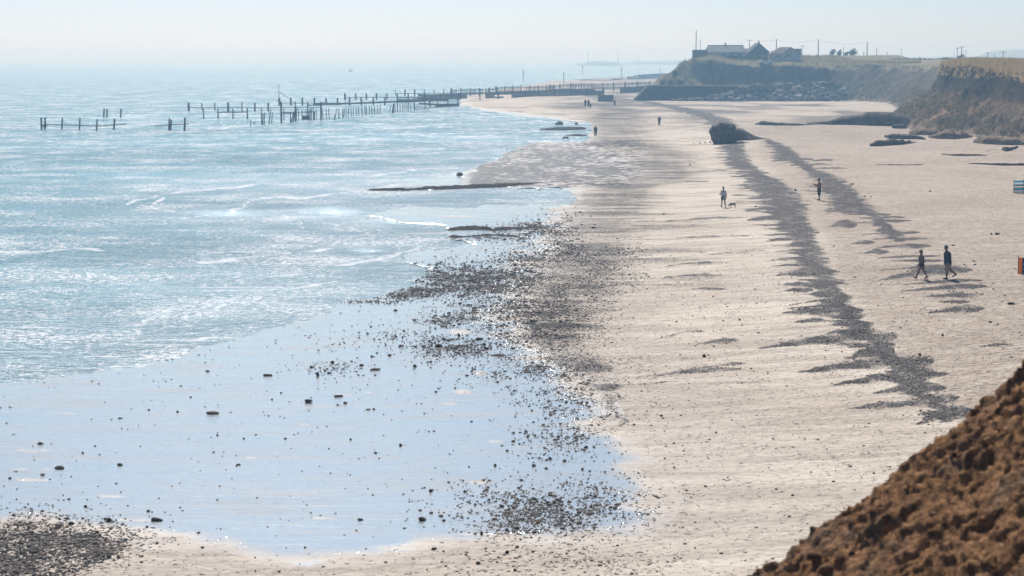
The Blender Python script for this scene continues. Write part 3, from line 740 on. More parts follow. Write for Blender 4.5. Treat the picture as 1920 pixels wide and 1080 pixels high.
revetment("farthest short row of posts ending at the long plank barrier", [(741.5, 179.5, 168, 1.3), (759.5, 180, 168, 2.8), (777.5, 180, 168, 3), (795.5, 180, 168, 2), (814, 180, 168, 1.8), (832, 180, 168, 1.8)],
          [([(741, 175.6), (785, 175.2), (850, 174)], 1.1, Yof(180) + .3)], GRV)
# tall inner frame with several beams
revetment("tall skeletal timber frame with a boxed sluice between its posts", [(527.7, 230, 192, 3.2), (532.6, 223.5, 203, 1.7), (553.5, 228, 191, 2, .6), (577.5, 224, 191.5, 2.4), (601.8, 225, 192, 3, .6), (566.4, 225, 206.5, 1.6), (574, 225, 206.5, 1.4), (580.5, 225, 206, 1.6), (584, 225, 203.5, 1.4), (587.5, 225, 202.5, 1.4)],
          [([(529, 201.2), (600, 201.5)], .9, Yof(226)), ([(529, 210.5), (553, 210.3), (592, 210)], 1.6, Yof(226) + .2), ([(530, 212.8), (556, 212.4)], 1.6, Yof(226) + .6), ([(578, 197), (602, 197)], 1.7, Yof(224)), ([(566, 218), (581, 218)], 1.6, Yof(224.5)), ([(566, 221.6), (581, 221.6)], 6, Yof(224.5))], GRV)
revetment("heavy beamed timber staging where the revetment meets the beach", [(785, 190, 176, 2.6), (797, 204, 176, 2.2), (820, 202, 183, 1.8), (840, 201, 185, 2), (858.5, 200, 184, 2.2), (806, 201, 187, 1.8)],
          [([(742, 191.6), (800, 189.2), (790, 186)], 2.4, Yof(203)), ([(785, 194), (820, 196), (861, 195.6)], 3.0, Yof(201)), ([(815, 199.8), (861, 197.2)], 3.2, Yof(201) + .4), ([(770, 184), (861, 185.8)], 1.4, Yof(200)), ([(784, 178.4), (861, 179.4)], 3.4, Yof(186)), ([(745, 183.8), (800, 183.6)], 1.4, Yof(190)), ([(745, 187.6), (840, 187)], 3.2, Yof(192)), ([(800, 189.6), (858, 189.2)], 1.1, Yof(201))], GRV)
# free-standing posts, left
for i, (u, vb, vt, w, l, lab) in enumerate([(194.4, 220.5, 204, 2.6, 1.6, "leftmost of three lone leaning posts behind the leftmost sea frame"), (200, 220.5, 204.5, 2.6, 1.6, "middle of three lone leaning posts, close beside another"), (226, 220.5, 204, 2.6, 1.8, "rightmost of three lone leaning posts, standing apart")]):
    tag(post("timber_post", u, vb, vt, w, None, l), lab, "post", "lone posts in the sea")
PILES = [(469.3, 236, 225.5, 2, 1.8), (475.7, 234.5, 228, 2, 1.5), (490.5, 233.5, 203, 2, .3), (492.6, 233, 213, 2.4, 1), (495.4, 233.5, 212, 2, 1.4), (504.2, 233, 206, 2.3, 4), (509.3, 231.5, 211, 2, 2),
         (544.5, 230, 211, 2, .8), (546, 230, 210, 2.4, 5.5), (550, 228, 208, 2.2, 3), (554.3, 227.5, 203, 2.2, .5), (556, 226.5, 202, 1.6, .2), (560.2, 226.5, 203, 1.6, -.8), (583, 225, 202.5, 1.4, -.4), (589.5, 225, 210, 2.6, 0), (593.5, 224.5, 204.5, 1.3, -.4), (606, 224, 203.5, 1.6, -2),
         (612, 223.4, 203, 1.4, -.6), (617.5, 223, 203, 1.5, -.7), (627.5, 224.5, 216, 2.4, .5), (628.2, 222, 204, 1.6, 3.6), (635.5, 222, 204, 2, .2), (643, 220.7, 203.5, 2, 0), (644.5, 219.5, 204, 1.8, 1.6), (648.5, 219.5, 202.5, 1.6, .4), (653, 219.5, 202.5, 1.8, .3),
         (658.8, 218.6, 201.5, 1.6, -.5), (662.5, 218.4, 201.5, 1.6, .2), (668, 218, 200.6, 1.6, 0), (673.2, 217.5, 200, 1.7, -1), (679, 217, 199.8, 1.7, 0), (684.6, 216, 199.4, 1.6, 0), (687.6, 215.6, 199.2, 1.8, -.5), (692.5, 215.4, 198.6, 1.6, 0), (697.5, 215.2, 198.4, 1.6, -.8), (702.4, 214.6, 198, 1.6, -.4), (707.8, 214, 197.6, 1.6, .3), (712.3, 213.4, 197.4, 1.6, .8),
         (730, 211.8, 198, 1.5, 3.2), (735.5, 211.8, 195, 2.2, 2.6), (737.8, 212, 194, 2.6, .6), (741.6, 210.6, 195, 1.3, -1.4), (745.5, 209.5, 193.5, 1.7, 0), (750.5, 209, 193.5, 1.6, -.4), (755.4, 208.6, 193, 1.6, 0), (759.2, 208.4, 193, 1.4, 0), (763, 208.2, 192.8, 1.6, 0), (766.5, 207.6, 192.8, 1.5, -.3), (770.4, 207.4, 192.8, 1.5, 0), (776.5, 207, 192.6, 1.7, -.4), (778.3, 207, 193, 1.5, -.6), (782, 207, 195, 1.6, 0), (785.5, 206, 195.4, 1.3, 0), (789.2, 205.8, 196, 1.3, 0), (793, 205.2, 196.4, 1.3, 0), (796.5, 205, 197, 1.3, 0), (800.5, 204.6, 197.4, 1.2, 0), (804.6, 204.2, 190, 1.2, 0), (808.5, 203.6, 190, 1.2, -.4), (812, 203.4, 190, 1.2, 0), (816, 203, 196, 1.2, 0)]
PL = {0: "short stump leaning right, first on the left of the old pile row", 1: "shortest stump in the pile row, just right of the first stump", 2: "tall upright pile left of the tall skeletal frame", 5: "strongly leaning pile just left of the tall skeletal frame", 6: "leaning pile standing nearest the left leg of the skeletal frame",
      8: "pile fallen far over to the right inside the skeletal frame", 20: "pile leaning right past a stump, right of the skeletal frame", 38: "thin pile leaning right at the gap in the pile row", 40: "thickest dark pile just right of the gap in the pile row"}
for i, (u, vb, vt, w, l) in enumerate(PILES):
    o = post("timber_pile", u, vb, vt, w, None, l, M_timber2, None, .9, False)
    if i in PL: tag(o, PL[i], "pile")
    else: tag(o, "dark upright timber pile in the close row standing in the shallows", "pile", "close-set timber piles")

# ---------------------------------------------------------------- plank barriers and paling fences on the far beach
def barrier(label, base_pts, top_pts, Ys, post_u, post_up, gaps=(), pales=False, pale_px=2.0, cat="groyne", name="groyne"):
    """base/top: photo pixels along the wall, Ys distances; horizontal planks, uprights"""
    r = empty(name, at_y(base_pts[0][0], base_pts[0][1], Ys[0])); tag(r, label, cat)
    bu = [p[0] for p in base_pts]
    vb = lambda u: np.interp(u, bu, [p[1] for p in base_pts]); vt = lambda u: np.interp(u, [p[0] for p in top_pts], [p[1] for p in top_pts]); yy = lambda u: float(np.interp(u, bu, Ys))
    n = max(2, int((vb(bu[0]) - vt(bu[0])) / 2.0)) if not pales else 0
    segs = np.linspace(bu[0], bu[-1], max(3, int((bu[-1] - bu[0]) / 16)))
    if not pales:
        mb = MB()
        for a, b in zip(segs[:-1], segs[1:]):
            for k in range(n):
                if random.random() < .05 and k > n * .4: continue
                if any(g[0] < (a + b) / 2 < g[1] and g[2] <= k / n <= g[3] for g in gaps): continue
                f0 = (k + .5) / n
                pa = at_y(a, vb(a) + (vt(a) - vb(a)) * f0, yy(a)) - r.location; pb = at_y(b, vb(b) + (vt(b) - vb(b)) * f0, yy(b)) - r.location
                hh = (vb(a) - vt(a)) / n * yy(a) / F * .93
                pa.y += random.uniform(-.03, .03)
                mb.beam(pa, pb, .12, hh)
        mb.build("planking", M_timber, r)
    else:
        mb = MB(); u = bu[0]
        while u < bu[-1]:
            if random.random() > .06:
                top = vt(u) + random.uniform(-.5, .7)
                pa = at_y(u, vb(u) + .8, yy(u)) - r.location; pb = at_y(u + random.uniform(-.15, .15), top, yy(u)) - r.location
                mb.beam(pa, pb, .17, .17)
            u += pale_px * random.uniform(.75, 1.25)
        for a, b in zip(segs[:-1], segs[1:]):
            for f0 in (.25, .8):
                mb.beam(at_y(a, vb(a) + (vt(a) - vb(a)) * f0, yy(a) - .1) - r.location, at_y(b, vb(b) + (vt(b) - vb(b)) * f0, yy(b) - .1) - r.location, .14, .16)
        mb.build("paling_panel", M_timber, r)
    for u in post_u:
        y = yy(u) - .28
        mb = MB().beam(at_y(u, vb(u) + 3, y) - r.location, at_y(u, vt(u) - post_up, y) - r.location, .32, .3)
        mb.build("post", M_timber, r)
    return r
yb = lambda v, z=.8: at_z(960, v, z)[1]
barrier("long low plank barrier across the far sand, sand showing beneath its left part", [(790, 187), (862, 185.5), (960, 183.2), (1040, 181), (1133, 178.2)], [(790, 178), (862, 174.5), (960, 171.5), (1000, 170.5), (1050, 167.5), (1133, 166.8)],
        [yb(186.5), yb(185.5), yb(183.6), yb(182), yb(180)], [790, 826, 862, 900, 935, 960, 985, 1010, 1040, 1070, 1100, 1132], .6, [(884, 912, 0, .5), (930, 948, .1, .35), (950, 958, 0, .4)])
barrier("upright paling fence behind the left half of the long plank barrier", [(845, 178.5), (934, 176.5)], [(845, 167), (934, 165.6)], [yb(184.5), yb(183)], [846, 864, 882, 899, 917, 933], 1.6, (), True, 2.2, "paling fence", "paling_fence")
barrier("second paling fence stepping up to the right behind the plank barrier", [(928, 174.5), (1040, 172.5)], [(928, 162.6), (1040, 160.8)], [yb(180.5), yb(178.5)], [930, 946, 961, 977, 993, 1009, 1025, 1039], 1.7, (), True, 2.1, "paling fence", "paling_fence")
barrier("farthest paling fence running right toward the sea wall steps", [(1030, 171), (1130, 168.5), (1222, 165)], [(1030, 159), (1130, 156.3), (1222, 153.2)], [yb(177), yb(175), yb(171)], [1031, 1050, 1070, 1090, 1110, 1130, 1150, 1172, 1195, 1218], 1.6, (), True, 2.1, "paling fence", "paling_fence")
barrier("low plank barrier between the sand gap and the sea wall steps", [(1163, 175.6), (1190, 174.2), (1224, 169.5)], [(1163, 163.5), (1190, 162.6), (1224, 159.5)], [yb(176.5), yb(175.5), yb(173)], [1164, 1178, 1194, 1210, 1223], .8)
barrier("hazy timber groyne stepping out to sea beyond the headland", [(1176, 149.5), (1212, 148), (1262, 144)], [(1176, 144.5), (1190, 141), (1230, 138), (1262, 136.5)], [yb(150), yb(149), yb(147)], [1177, 1190, 1197, 1209, 1219, 1235], 1.5)
barrier("short hazy timber groyne with a marker post at its end", [(1148, 150.5), (1166, 150)], [(1148, 148.2), (1166, 147.8)], [yb(151), yb(150.6)], [1148, 1165], 1.2)

# marker poles far out
def marker(label, u, vb, vt, w=1.6, kind=0, z=0):
    y = at_z(u, vb, z)[1]; p = Vector((*at_z(u, vb, z), z)); k = y / F
    r = empty("marker_pole", p); tag(r, label, "marker pole", "marker poles on the groyne ends")
    h = (vb - vt) * k; MB().tube((0, 0, -1), (0, 0, h), w * k / 2, w * k * .4, 8).build("pole", M_pole, r)
    if kind == 1: MB().box((0, 0, h), (3.4 * k, .3, .9 * k)).box((0, 0, h - 2.2 * k), (2.2 * k, .3, .5 * k)).build("crossbar", M_pole, r)
    if kind == 2: MB().box((.6 * k, 0, h * .62), (2.0 * k, .5, 4.2 * k)).build("topmark", M_pole, r)
    if kind == 3: MB().box((0, 0, h * .9), (2.4 * k, .5, 3 * k)).build("topmark", M_pole, r)
marker("dark marker pole with a lumpy middle, alone in the sea left of the others", 981, 152, 131, 1.5, 2)
marker("marker pole with a crossbar top rising above the paling fences", 1057, 160, 137.5, 1.5, 1, .8)
marker("pale marker pole far out in the haze with a bulging top", 1092, 140, 124, 1.2, 3)
marker("marker pole at the end of the short hazy groyne", 1165, 149, 128, 1.6, 3)
marker("faintest small marker pole beyond the headland's hazy groyne", 1238, 138, 123, 1.0, 0)

# square concrete block on the sand
def block_thing():
    p = ground(1136, 190.4); k = p.y / F
    r = empty("concrete_block", p); tag(r, "dark square-sided concrete block half buried in the far sand", "concrete block")
    w, h, d = 28 * k, 11 * k * 1.02, 3.0
    mb = MB().box((0, d / 2, h / 2 - .25), (w, d, h + .5)); mb.build("wall", M_concd, r)
    MB().box((0, d / 2, h + .06), (w + .15, d + .15, .14)).build("capping", M_concd, r)
block_thing()

# ---------------------------------------------------------------- sea wall with sheet piling and steps
def sea_wall():
    path = [(1214, 187.4), (1300, 187.8), (1400, 188.6), (1470, 188.4)]
    a = ground(1214, 187.4); a.y = 481.0; a.x = (1214 - 960) / F * 481.0; r = empty("sea_wall", a); tag(r, "long corrugated steel sheet sea wall with pale capping below the headland", "sea wall")
    zt = at_y(1225, 161.2, a.y).z; ztr = at_y(1440, 163, a.y).z
    pts = []; n = 150
    for i in range(n * 4 + 1):
        f = i / (n * 4); u = 1214 + (1470 - 1214) * f
        x = (u - 960) / F * a.y; ph = i % 4
        pts.append((x, a.y + (0, 0, .3, .3)[ph], f))
    mb = MB()
    for (x0, y0, f0), (x1, y1, f1) in zip(pts[:-1], pts[1:]):
        z0, z1 = zt + (ztr - zt) * f0, zt + (ztr - zt) * f1
        mb.add([Vector(q) - a for q in ((x0, y0, -.5), (x1, y1, -.5), (x1, y1, z1), (x0, y0, z0), (x0, y0 + .12, -.5), (x1, y1 + .12, -.5), (x1, y1 + .12, z1), (x0, y0 + .12, z0))],
               [(0, 1, 2, 3), (5, 4, 7, 6), (3, 2, 6, 7)])
    mb.build("sheet_piling", M_steel, r)
    x0, x1 = pts[0][0], pts[-1][0]
    MB().beam(Vector((x0 - .3, a.y + .2, zt + .13)) - a, Vector((x1, a.y + .2, ztr + .13)) - a, .95, .26).build("capping", M_conc, r)
    w = MB().beam(Vector((x0, a.y - .16, zt - 1.0)) - a, Vector((x1, a.y - .16, ztr - 1.0)) - a, .16, .22)
    w.build("waling", M_steelgrey, r)
    # return wall going back
    MB().box((Vector((x0 + .3, a.y + 8, (zt - .5) / 2)) - a), (.4, 15, zt + .5)).build("return_wall", M_steelgrey, r)
    MB().box((Vector(((x0 + x1) / 2, a.y + 5, zt - .35)) - a), (x1 - x0, 9, .3)).build("promenade", M_conc, r)
    # stepped end
    st_ = MB(); n = 7
    for i in range(n):
        f = i / n; xx = (1188 + (1214 - 1188) * f - 960) / F * a.y; hh = 1.4 + (zt - 1.4) * (i + 1) / n
        xw = (1214 - 1188) / n / F * a.y
        st_.box(Vector((xx + xw / 2, a.y + 1.6, hh / 2)) - a, (xw, 2.6, hh))
    st_.build("steps", M_conc, r)
    st2 = MB()
    for i in range(n):
        f = i / n; xx = (1188 + (1214 - 1188) * f - 960) / F * a.y; hh = 1.1 + (zt - 1.2) * (i + .3) / n
        xw = (1214 - 1188) / n / F * a.y
        st2.box(Vector((xx + xw / 2 + .1, a.y + .1, hh / 2)) - a, (xw, .36, hh))
    st2.build("stepped_piling", M_steelgrey, r)
    return a.y, zt
SWY, SWZ = sea_wall()

# ---------------------------------------------------------------- rock armour
def rock_mesh(name, seed, subdiv=1, ang=.35, squash=(1, 1, 1)):
    rr = random.Random(seed)
    bm = bmesh.new()
    for i in range(15):
        v = Vector((rr.gauss(0, 1), rr.gauss(0, 1), rr.gauss(0, 1))).normalized() * rr.uniform(.75, 1.05)
        bm.verts.new((v.x * squash[0], v.y * squash[1], v.z * squash[2]))
    bmesh.ops.convex_hull(bm, input=bm.verts)
    loose = [v for v in bm.verts if not v.link_faces]
    if loose: bmesh.ops.delete(bm, geom=loose, context='VERTS')
    if subdiv:
        bmesh.ops.bevel(bm, geom=list(bm.edges), offset=.06, segments=1, affect='EDGES')
    me = bpy.data.meshes.new(name); bm.to_mesh(me); bm.free()
    return me
def rock_material(name, c1, c2, c3):
    t = NT(name); v = t.obj.outputs["Object"]; ri = t.n("ShaderNodeObjectInfo").outputs["Random"]
    n = t.noise(v, 1.6, 5, .65); n2 = t.noise(v, 9, 4, .6)
    c = t.mix(t.ramp(n, .38, .62), c1, c2); c = t.mix(t.ramp(ri, .55, .95, 0, .75), c, c3)
    return t.fin(c, .9, t.bump(n2, .6, .06, t.bump(n, .5, .2)), .25)
M_rock = rock_material("armour rock", (.075, .075, .078), (.17, .165, .16), (.36, .345, .32))
ROCKS = []
for i in range(10):
    me = rock_mesh("armour_rock", 40 + i, 1); me.materials.append(M_rock); ROCKS.append(me)
def armour():
    spots = []
    rr = random.Random(5)
    def zone(u): # top and base of the heap in the photo
        top = np.interp(u, [1255, 1300, 1335, 1350, 1375, 1400, 1440, 1480, 1520, 1550, 1580], [187, 185.5, 183, 178, 171, 165, 161, 159, 157, 155, 165])
        bot = np.interp(u, [1255, 1300, 1400, 1500, 1580], [187.8, 188.4, 189.5, 189.2, 186.5])
        return top, bot
    u = 1258
    while u < 1584:
        t, b = zone(u); v = b
        while v > t - .5:
            s = rr.uniform(4.2, 8.5) if rr.random() < .75 else rr.uniform(8, 11.5)
            s = min(s, (b - t) * .75 + 3)
            spots.append((u + rr.uniform(-3, 3), v, s)); v -= s * rr.uniform(.5, .75)
        u += rr.uniform(5.2, 8)
    spots = sorted(spots, key=lambda q: -q[1])
    return spots
sp_ = armour()
for (u, v, s) in sp_:
    t, b = np.interp(u, [1255, 1400, 1520, 1580], [184, 162, 157, 163]), 188.8
    f = np.clip((b - v) / 32.0, 0, 1)
    Y = SWY - 5.5 + f * 8.5 if u < 1440 else SWY - 6 + f * 9
    if u < 1440: Y = min(Y, SWY - .6 - s * .05)
    p = at_y(u, v, Y); r = s * Y / F
    o = bpy.data.objects.new("armour_rock", random.choice(ROCKS)); COL.objects.link(o)
    o.location = (p.x, p.y, max(p.z, .9) + r * .25); o.scale = (r * random.uniform(.8, 1.2), r * random.uniform(.9, 1.2), r * random.uniform(.6, .85))
    o.rotation_euler = (random.uniform(-.5, .5), random.uniform(-.5, .5), random.uniform(0, 6.3))
    if s > 9.8 and v < 178: tag(o, "large angular boulder high in the rock pile below the far cliff", "boulder", "largest boulders high in the rock pile")
    else: tag(o, "angular grey boulder in the rock pile at the sea wall foot", "boulder", "rock pile boulders at the sea wall")

# ---------------------------------------------------------------- mounds and ledges on the beach
def mound(name, label, cat, prof, Yb, depth, mat, rough=.35, seed=1, group=None, kind=None):
    """prof: (u, v base, v top) silhouette in the photo; built as a rounded ridge of real depth"""
    us2 = np.linspace(prof[0][0], prof[-1][0], max(30, int((prof[-1][0] - prof[0][0]) * 1.3)))
    b = np.interp(us2, [p[0] for p in prof], [p[1] for p in prof]); t = np.interp(us2, [p[0] for p in prof], [p[2] for p in prof])
    nr = 26; V_ = []
    th = np.linspace(0, 1, nr)
    Vv = np.zeros((nr, len(us2), 3))
    for j, (u, vb, vt) in enumerate(zip(us2, b, t)):
        g = ground(u, vb); k = g.y / F; h = max((vb - vt) * k, .02)
        dd = depth * (.35 + .65 * min(1, h / (max(prof, key=lambda p: p[1] - p[2])[1] - max(prof, key=lambda p: p[1] - p[2])[2]) / k))
        s = np.sin(np.pi * np.clip(th, 0, 1) ** .62) ** .55
        y = g.y + th * dd; Vv[:, j, 0] = (u - 960) / F * g.y + (y - g.y) * (u - 960) / F * .5
        Vv[:, j, 1] = y; Vv[:, j, 2] = g.z - .12 + (h + .12) * s
    n = 1.5 * (fbm(Vv[..., 0] * .8, Vv[..., 1] * .8, 4, seed) - .5) + .5 * (fbm(Vv[..., 0] * 4, Vv[..., 1] * 4, 3, seed + 5) - .5)
    env = np.sin(np.pi * th)[:, None] ** .5
    Vv[..., 2] += n * rough * env; Vv[..., 1] += n * rough * .8 * env
    c = Vv.reshape(-1, 3).mean(0); c[2] = Vv[..., 2].min()
    o = np_mesh(name, (Vv - c).reshape(-1, 3), grid_quads(nr, len(us2)), mat, None, True); o.location = c
    tag(o, label, cat, group, kind); return o
M_clay = simple_mat("dark grey clay", (.040, .031, .026), (.115, .088, .070), .8, .85, .8, .15, 6, False)
M_clayb = simple_mat("brown clay", (.12, .085, .055), (.30, .22, .145), .8, .9, .8, .15, 6, False)
M_reef = simple_mat("weedy rock ledge", (.016, .015, .014), (.055, .046, .04), 1.5, .9, .9, .1, 6, False)
mound("clay_ridge", "dark grey clay ridge running out from the foot of the near cliff", "clay ridge", [(1512, 233, 232.5), (1535, 233, 229), (1555, 234, 226.5), (1575, 234, 219.5), (1595, 234.5, 218), (1612, 235, 215.5), (1625, 235.5, 210.5), (1645, 236, 211.5), (1665, 236.5, 212.5), (1685, 237, 215), (1705, 238, 218)], 0, 7, M_clay, .5, 3)
mound("clay_ledge", "low flat dark ledge on the sand between the clay ridge and the big boulder", "clay ledge", [(1415, 233.5, 232), (1425, 234.5, 228), (1445, 235, 228.5), (1470, 235.3, 230.5), (1492, 235.5, 232), (1525, 234, 233)], 0, 3, M_clay, .25, 8)
mound("clay_slab", "square-ended dark block at the right end of the clay ridge", "clay block", [(1672, 241, 236), (1676, 241, 233.5), (1692, 241.3, 233.3), (1698, 241, 236)], 0, 2.5, M_clay, .12, 12)
mound("clay_slab", "upper dark clay slab lying on the sand below the cliff", "clay slab", [(1658, 258, 256), (1665, 260, 252), (1690, 261, 251.5), (1715, 261, 251.5), (1734, 262, 259)], 0, 3, M_clay, .6, 14)
mound("clay_slab", "lower dark clay slab lying on the sand below the cliff", "clay slab", [(1631, 274.5, 272.5), (1645, 274.5, 264), (1665, 273, 262.5), (1690, 271.5, 264), (1718, 267, 265)], 0, 3, M_clay, .6, 17)
mound("clay_slab", "dark hollowed clay bank against the scrubby cliff foot", "clay bank", [(1742, 259, 255), (1760, 260.5, 249), (1785, 261, 247), (1810, 259, 250), (1822, 257, 256)], 0, 4, M_clayb, .8, 19)
mound("clay_slab", "long low dark clay lip near the right edge below the cliff", "clay ledge", [(1815, 307, 306), (1850, 309, 306), (1880, 310.5, 306), (1925, 310.5, 306)], 0, 1.2, M_clay, .15, 22)
mound("clay_slab", "V-shaped dark clay lump near the right edge by the cliff", "clay lump", [(1878, 282, 278), (1884, 284, 275), (1892, 283, 277), (1900, 280, 276), (1907, 277, 274)], 0, 1.5, M_clay, .2, 25)
mound("clay_slab", "thin broken clay lip below the cliff, left of the right edge", "clay ledge", [(1765, 290, 288), (1790, 292.5, 288.5), (1820, 292.5, 289), (1850, 292, 290.5)], 0, 1.3, M_clayb, .12, 27)
mound("clay_slab", "thin broken clay lip on the open sand under the cliff slabs", "clay ledge", [(1643, 309, 308), (1670, 310, 307.5), (1700, 310, 308.5), (1730, 309.5, 309)], 0, .9, M_clayb, .1, 29)
mound("clay_slab", "brown slumped hummock where the near cliff foot meets the sand", "slumped mound", [(1706, 252, 250), (1716, 253, 244), (1732, 253.5, 241), (1750, 254, 243), (1764, 254, 250)], 0, 6, M_clayb, .9, 51)
mound("clay_slab", "broad brown hummock spreading from the cliff foot toward the right edge", "slumped mound", [(1826, 268, 266), (1842, 270, 259), (1862, 271, 256), (1888, 272, 258), (1915, 272, 263), (1935, 272, 267)], 0, 6, M_clayb, .9, 53)
# weedy ledges at the waterline
def reef(label, pts, wid, hgt, seed):
    """rough low ledge following photo pixels"""
    n = max(40, int((pts[-1][0] - pts[0][0]) * .9)); uu = np.linspace(pts[0][0], pts[-1][0], n)
    vv = np.interp(uu, [p[0] for p in pts], [p[1] for p in pts]); ww = np.interp(uu, [p[0] for p in pts], [p[2] for p in pts])
    nr = 14; Vv = np.zeros((nr, n, 3))
    for j in range(n):
        g = shore(uu[j], vv[j]); Vv[:, j, 0] = g.x
        w = wid * ww[j]; Vv[:, j, 1] = g.y + np.linspace(-w / 2, w / 2, nr); Vv[:, j, 2] = -.10
    nn = fbm(Vv[..., 0] * .55, Vv[..., 1] * .6, 5, seed); n3 = fbm(Vv[..., 0] * 3.5, Vv[..., 1] * 2, 3, seed + 3)
    env = np.sin(np.pi * np.linspace(0, 1, nr))[:, None] ** .7 * np.minimum(1, ww)[None, :] ** .8 * sst(0, .08, np.linspace(0, 1, n))[None, :] * sst(1, .92, np.linspace(0, 1, n))[None, :]
    Vv[..., 2] += env * hgt * .75 * (sst(.20, .55, nn) * 1.4 + .7 * n3)
    c = Vv.reshape(-1, 3).mean(0); c[2] = 0
    o = np_mesh("rock_ledge", (Vv - c).reshape(-1, 3), grid_quads(nr, n), M_reef, None, True); o.location = c
    tag(o, label, "rock ledge"); return o
reef("long thin dark rock ledge running from the shallows up the beach", [(665, 355, .2), (700, 356, .6), (760, 356, .8), (800, 354, 1.3), (850, 351.5, 1.2), (900, 350, 1.1), (930, 349, 1.2), (980, 345, .8), (1040, 341, .6), (1115, 337, .3)], 3.2, .30, 301)
reef("dark weedy rock ledge split in two at the edge of the wet sand", [(826, 432, .4), (862, 429, 1.2), (890, 427.5, 1.6), (912, 430, 1.2), (925, 431.5, .8), (950, 428.5, 1.3), (1000, 426.5, .9), (1045, 426, .7), (1085, 425, .3)], 2.4, .27, 311)
reef("lower ragged line of weedy rocks just seaward of the split ledge", [(830, 445, .4), (846, 444.5, 1.2), (870, 444, .6), (905, 441, .9), (930, 441, 1.4), (960, 442.5, 1), (1000, 444, .6), (1060, 441, .4)], 1.8, .20, 321)
reef("small dark ledge in the bay beside the far walker", [(1008, 243, .3), (1030, 243.5, .8), (1060, 243, 1.2), (1085, 242.5, 1), (1103, 241.5, .4)], 6, .45, 331)
reef("thin dark ledge in the bay, below the small ledge by the far walker", [(1055, 254, .4), (1080, 254.5, 1), (1104, 254, .4)], 3.5, .32, 341)
reef("dark rock islet in the far bay, nearest the groynes", [(1040, 233.5, .4), (1048, 233.6, 1.2), (1056, 233, 1)], 5, .55, 351)
reef("smallest dark rock islet in the far bay", [(1077, 233, .5), (1081, 233, 1), (1085, 233, .5)], 4, .4, 361)
reef("low broken skerry of rocks between the two left breakers", [(855, 328.5, .3), (862, 328.5, 1.4), (869, 328, .4)], 2.2, .42, 371)
reef("faint far ledge of rocks off the hazy beach, left of the markers", [(1030, 153, .4), (1045, 152.5, 1), (1062, 152.5, .8)], 20, .8, 381)
reef("long faint ledge of rocks off the hazy beach between the marker poles", [(1075, 151, .4), (1095, 149.5, 1), (1130, 150, .8)], 26, 1.2, 391)

# the big boulder
def big_boulder():
    out = [(1342, 268), (1337, 256), (1334, 244), (1337, 236.5), (1346, 232.5), (1358, 230.5), (1370, 232.6), (1384, 240), (1397, 249), (1406, 258), (1398, 260), (1384, 265), (1372, 268), (1356, 270)]
    g = ground(1358, 269.5); k = g.y / F; cx, cz = 1362, 254
    A = [(math.atan2((cz - v), (u - cx)), math.hypot(u - cx, cz - v) * k) for u, v in out]; A.sort()
    ang = [a[0] for a in A]; rad = [a[1] for a in A]
    bm = bmesh.new(); bmesh.ops.create_icosphere(bm, subdivisions=6, radius=1)
    for v in bm.verts:
        d = v.co.copy(); a = math.atan2(d.z, d.x); r = np.interp(a, ang, rad, period=2 * math.pi)
        s = math.hypot(d.x, d.z); f = (1 - abs(d.y) ** 3.2) ** (1 / 3.0) if s > 1e-6 else 0
        p = Vector((math.cos(a) * r * f, d.y * 1.6 + .6 + math.cos(a) * r * .12, math.sin(a) * r * f))
        nz = mnoise.fractal(p * .75, .9, 2, 5) * .27 + mnoise.fractal(Vector((p.x * 3 + p.z * 2, p.y * 1.2, p.z * 2 - p.x)), .8, 2, 4) * .07
        cr = -.12 * max(0, 1 - abs(p.x - .55 - p.z * .25) / .12)
        v.co = p + p.normalized() * (nz + cr * (d.y < 0))
    me = bpy.data.meshes.new("boulder"); bm.to_mesh(me); bm.free()
    t = NT("boulder clay"); v = t.obj.outputs["Object"]
    n = t.noise(t.mapv(v, (1, 1, 1), (0, .6, 0)), 1.3, 6, .65); n2 = t.noise(t.mapv(v, (1.2, 1, 4), (0, .7, 0)), 2.2, 5, .6); nf = t.noise(v, 14, 4, .6)
    nz = t.n("ShaderNodeSeparateXYZ"); t.set(nz.inputs[0], t.geo.outputs["Normal"])
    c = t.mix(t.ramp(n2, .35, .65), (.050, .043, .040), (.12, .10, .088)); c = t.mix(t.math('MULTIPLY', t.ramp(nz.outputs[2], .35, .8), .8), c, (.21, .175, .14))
    M = t.fin(c, .9, t.bump(nf, .7, .05, t.bump(n, .9, .25)), .2)
    o = link_mesh("boulder", me, M, None, True); o.location = (g.x + (cx - 1358) * k, g.y + 1.2, g.z + (269.5 - cz) * k - .05)
    tag(o, "big dark clay boulder standing alone on the beach with a sloping right side", "boulder")
big_boulder()
mound("sand_bank", "low sandy bank trailing off the right side of the big boulder", "sand bank", [(1376, 262, 240), (1390, 263, 241), (1402, 263, 248), (1416, 262, 256), (1430, 261, 259.5), (1445, 261, 260.5)], 0, 2.6, simple_mat("banked sand", (.20, .165, .135), (.34, .28, .22), 1.5, .95, .5, .1, 5, False), .15, 44)

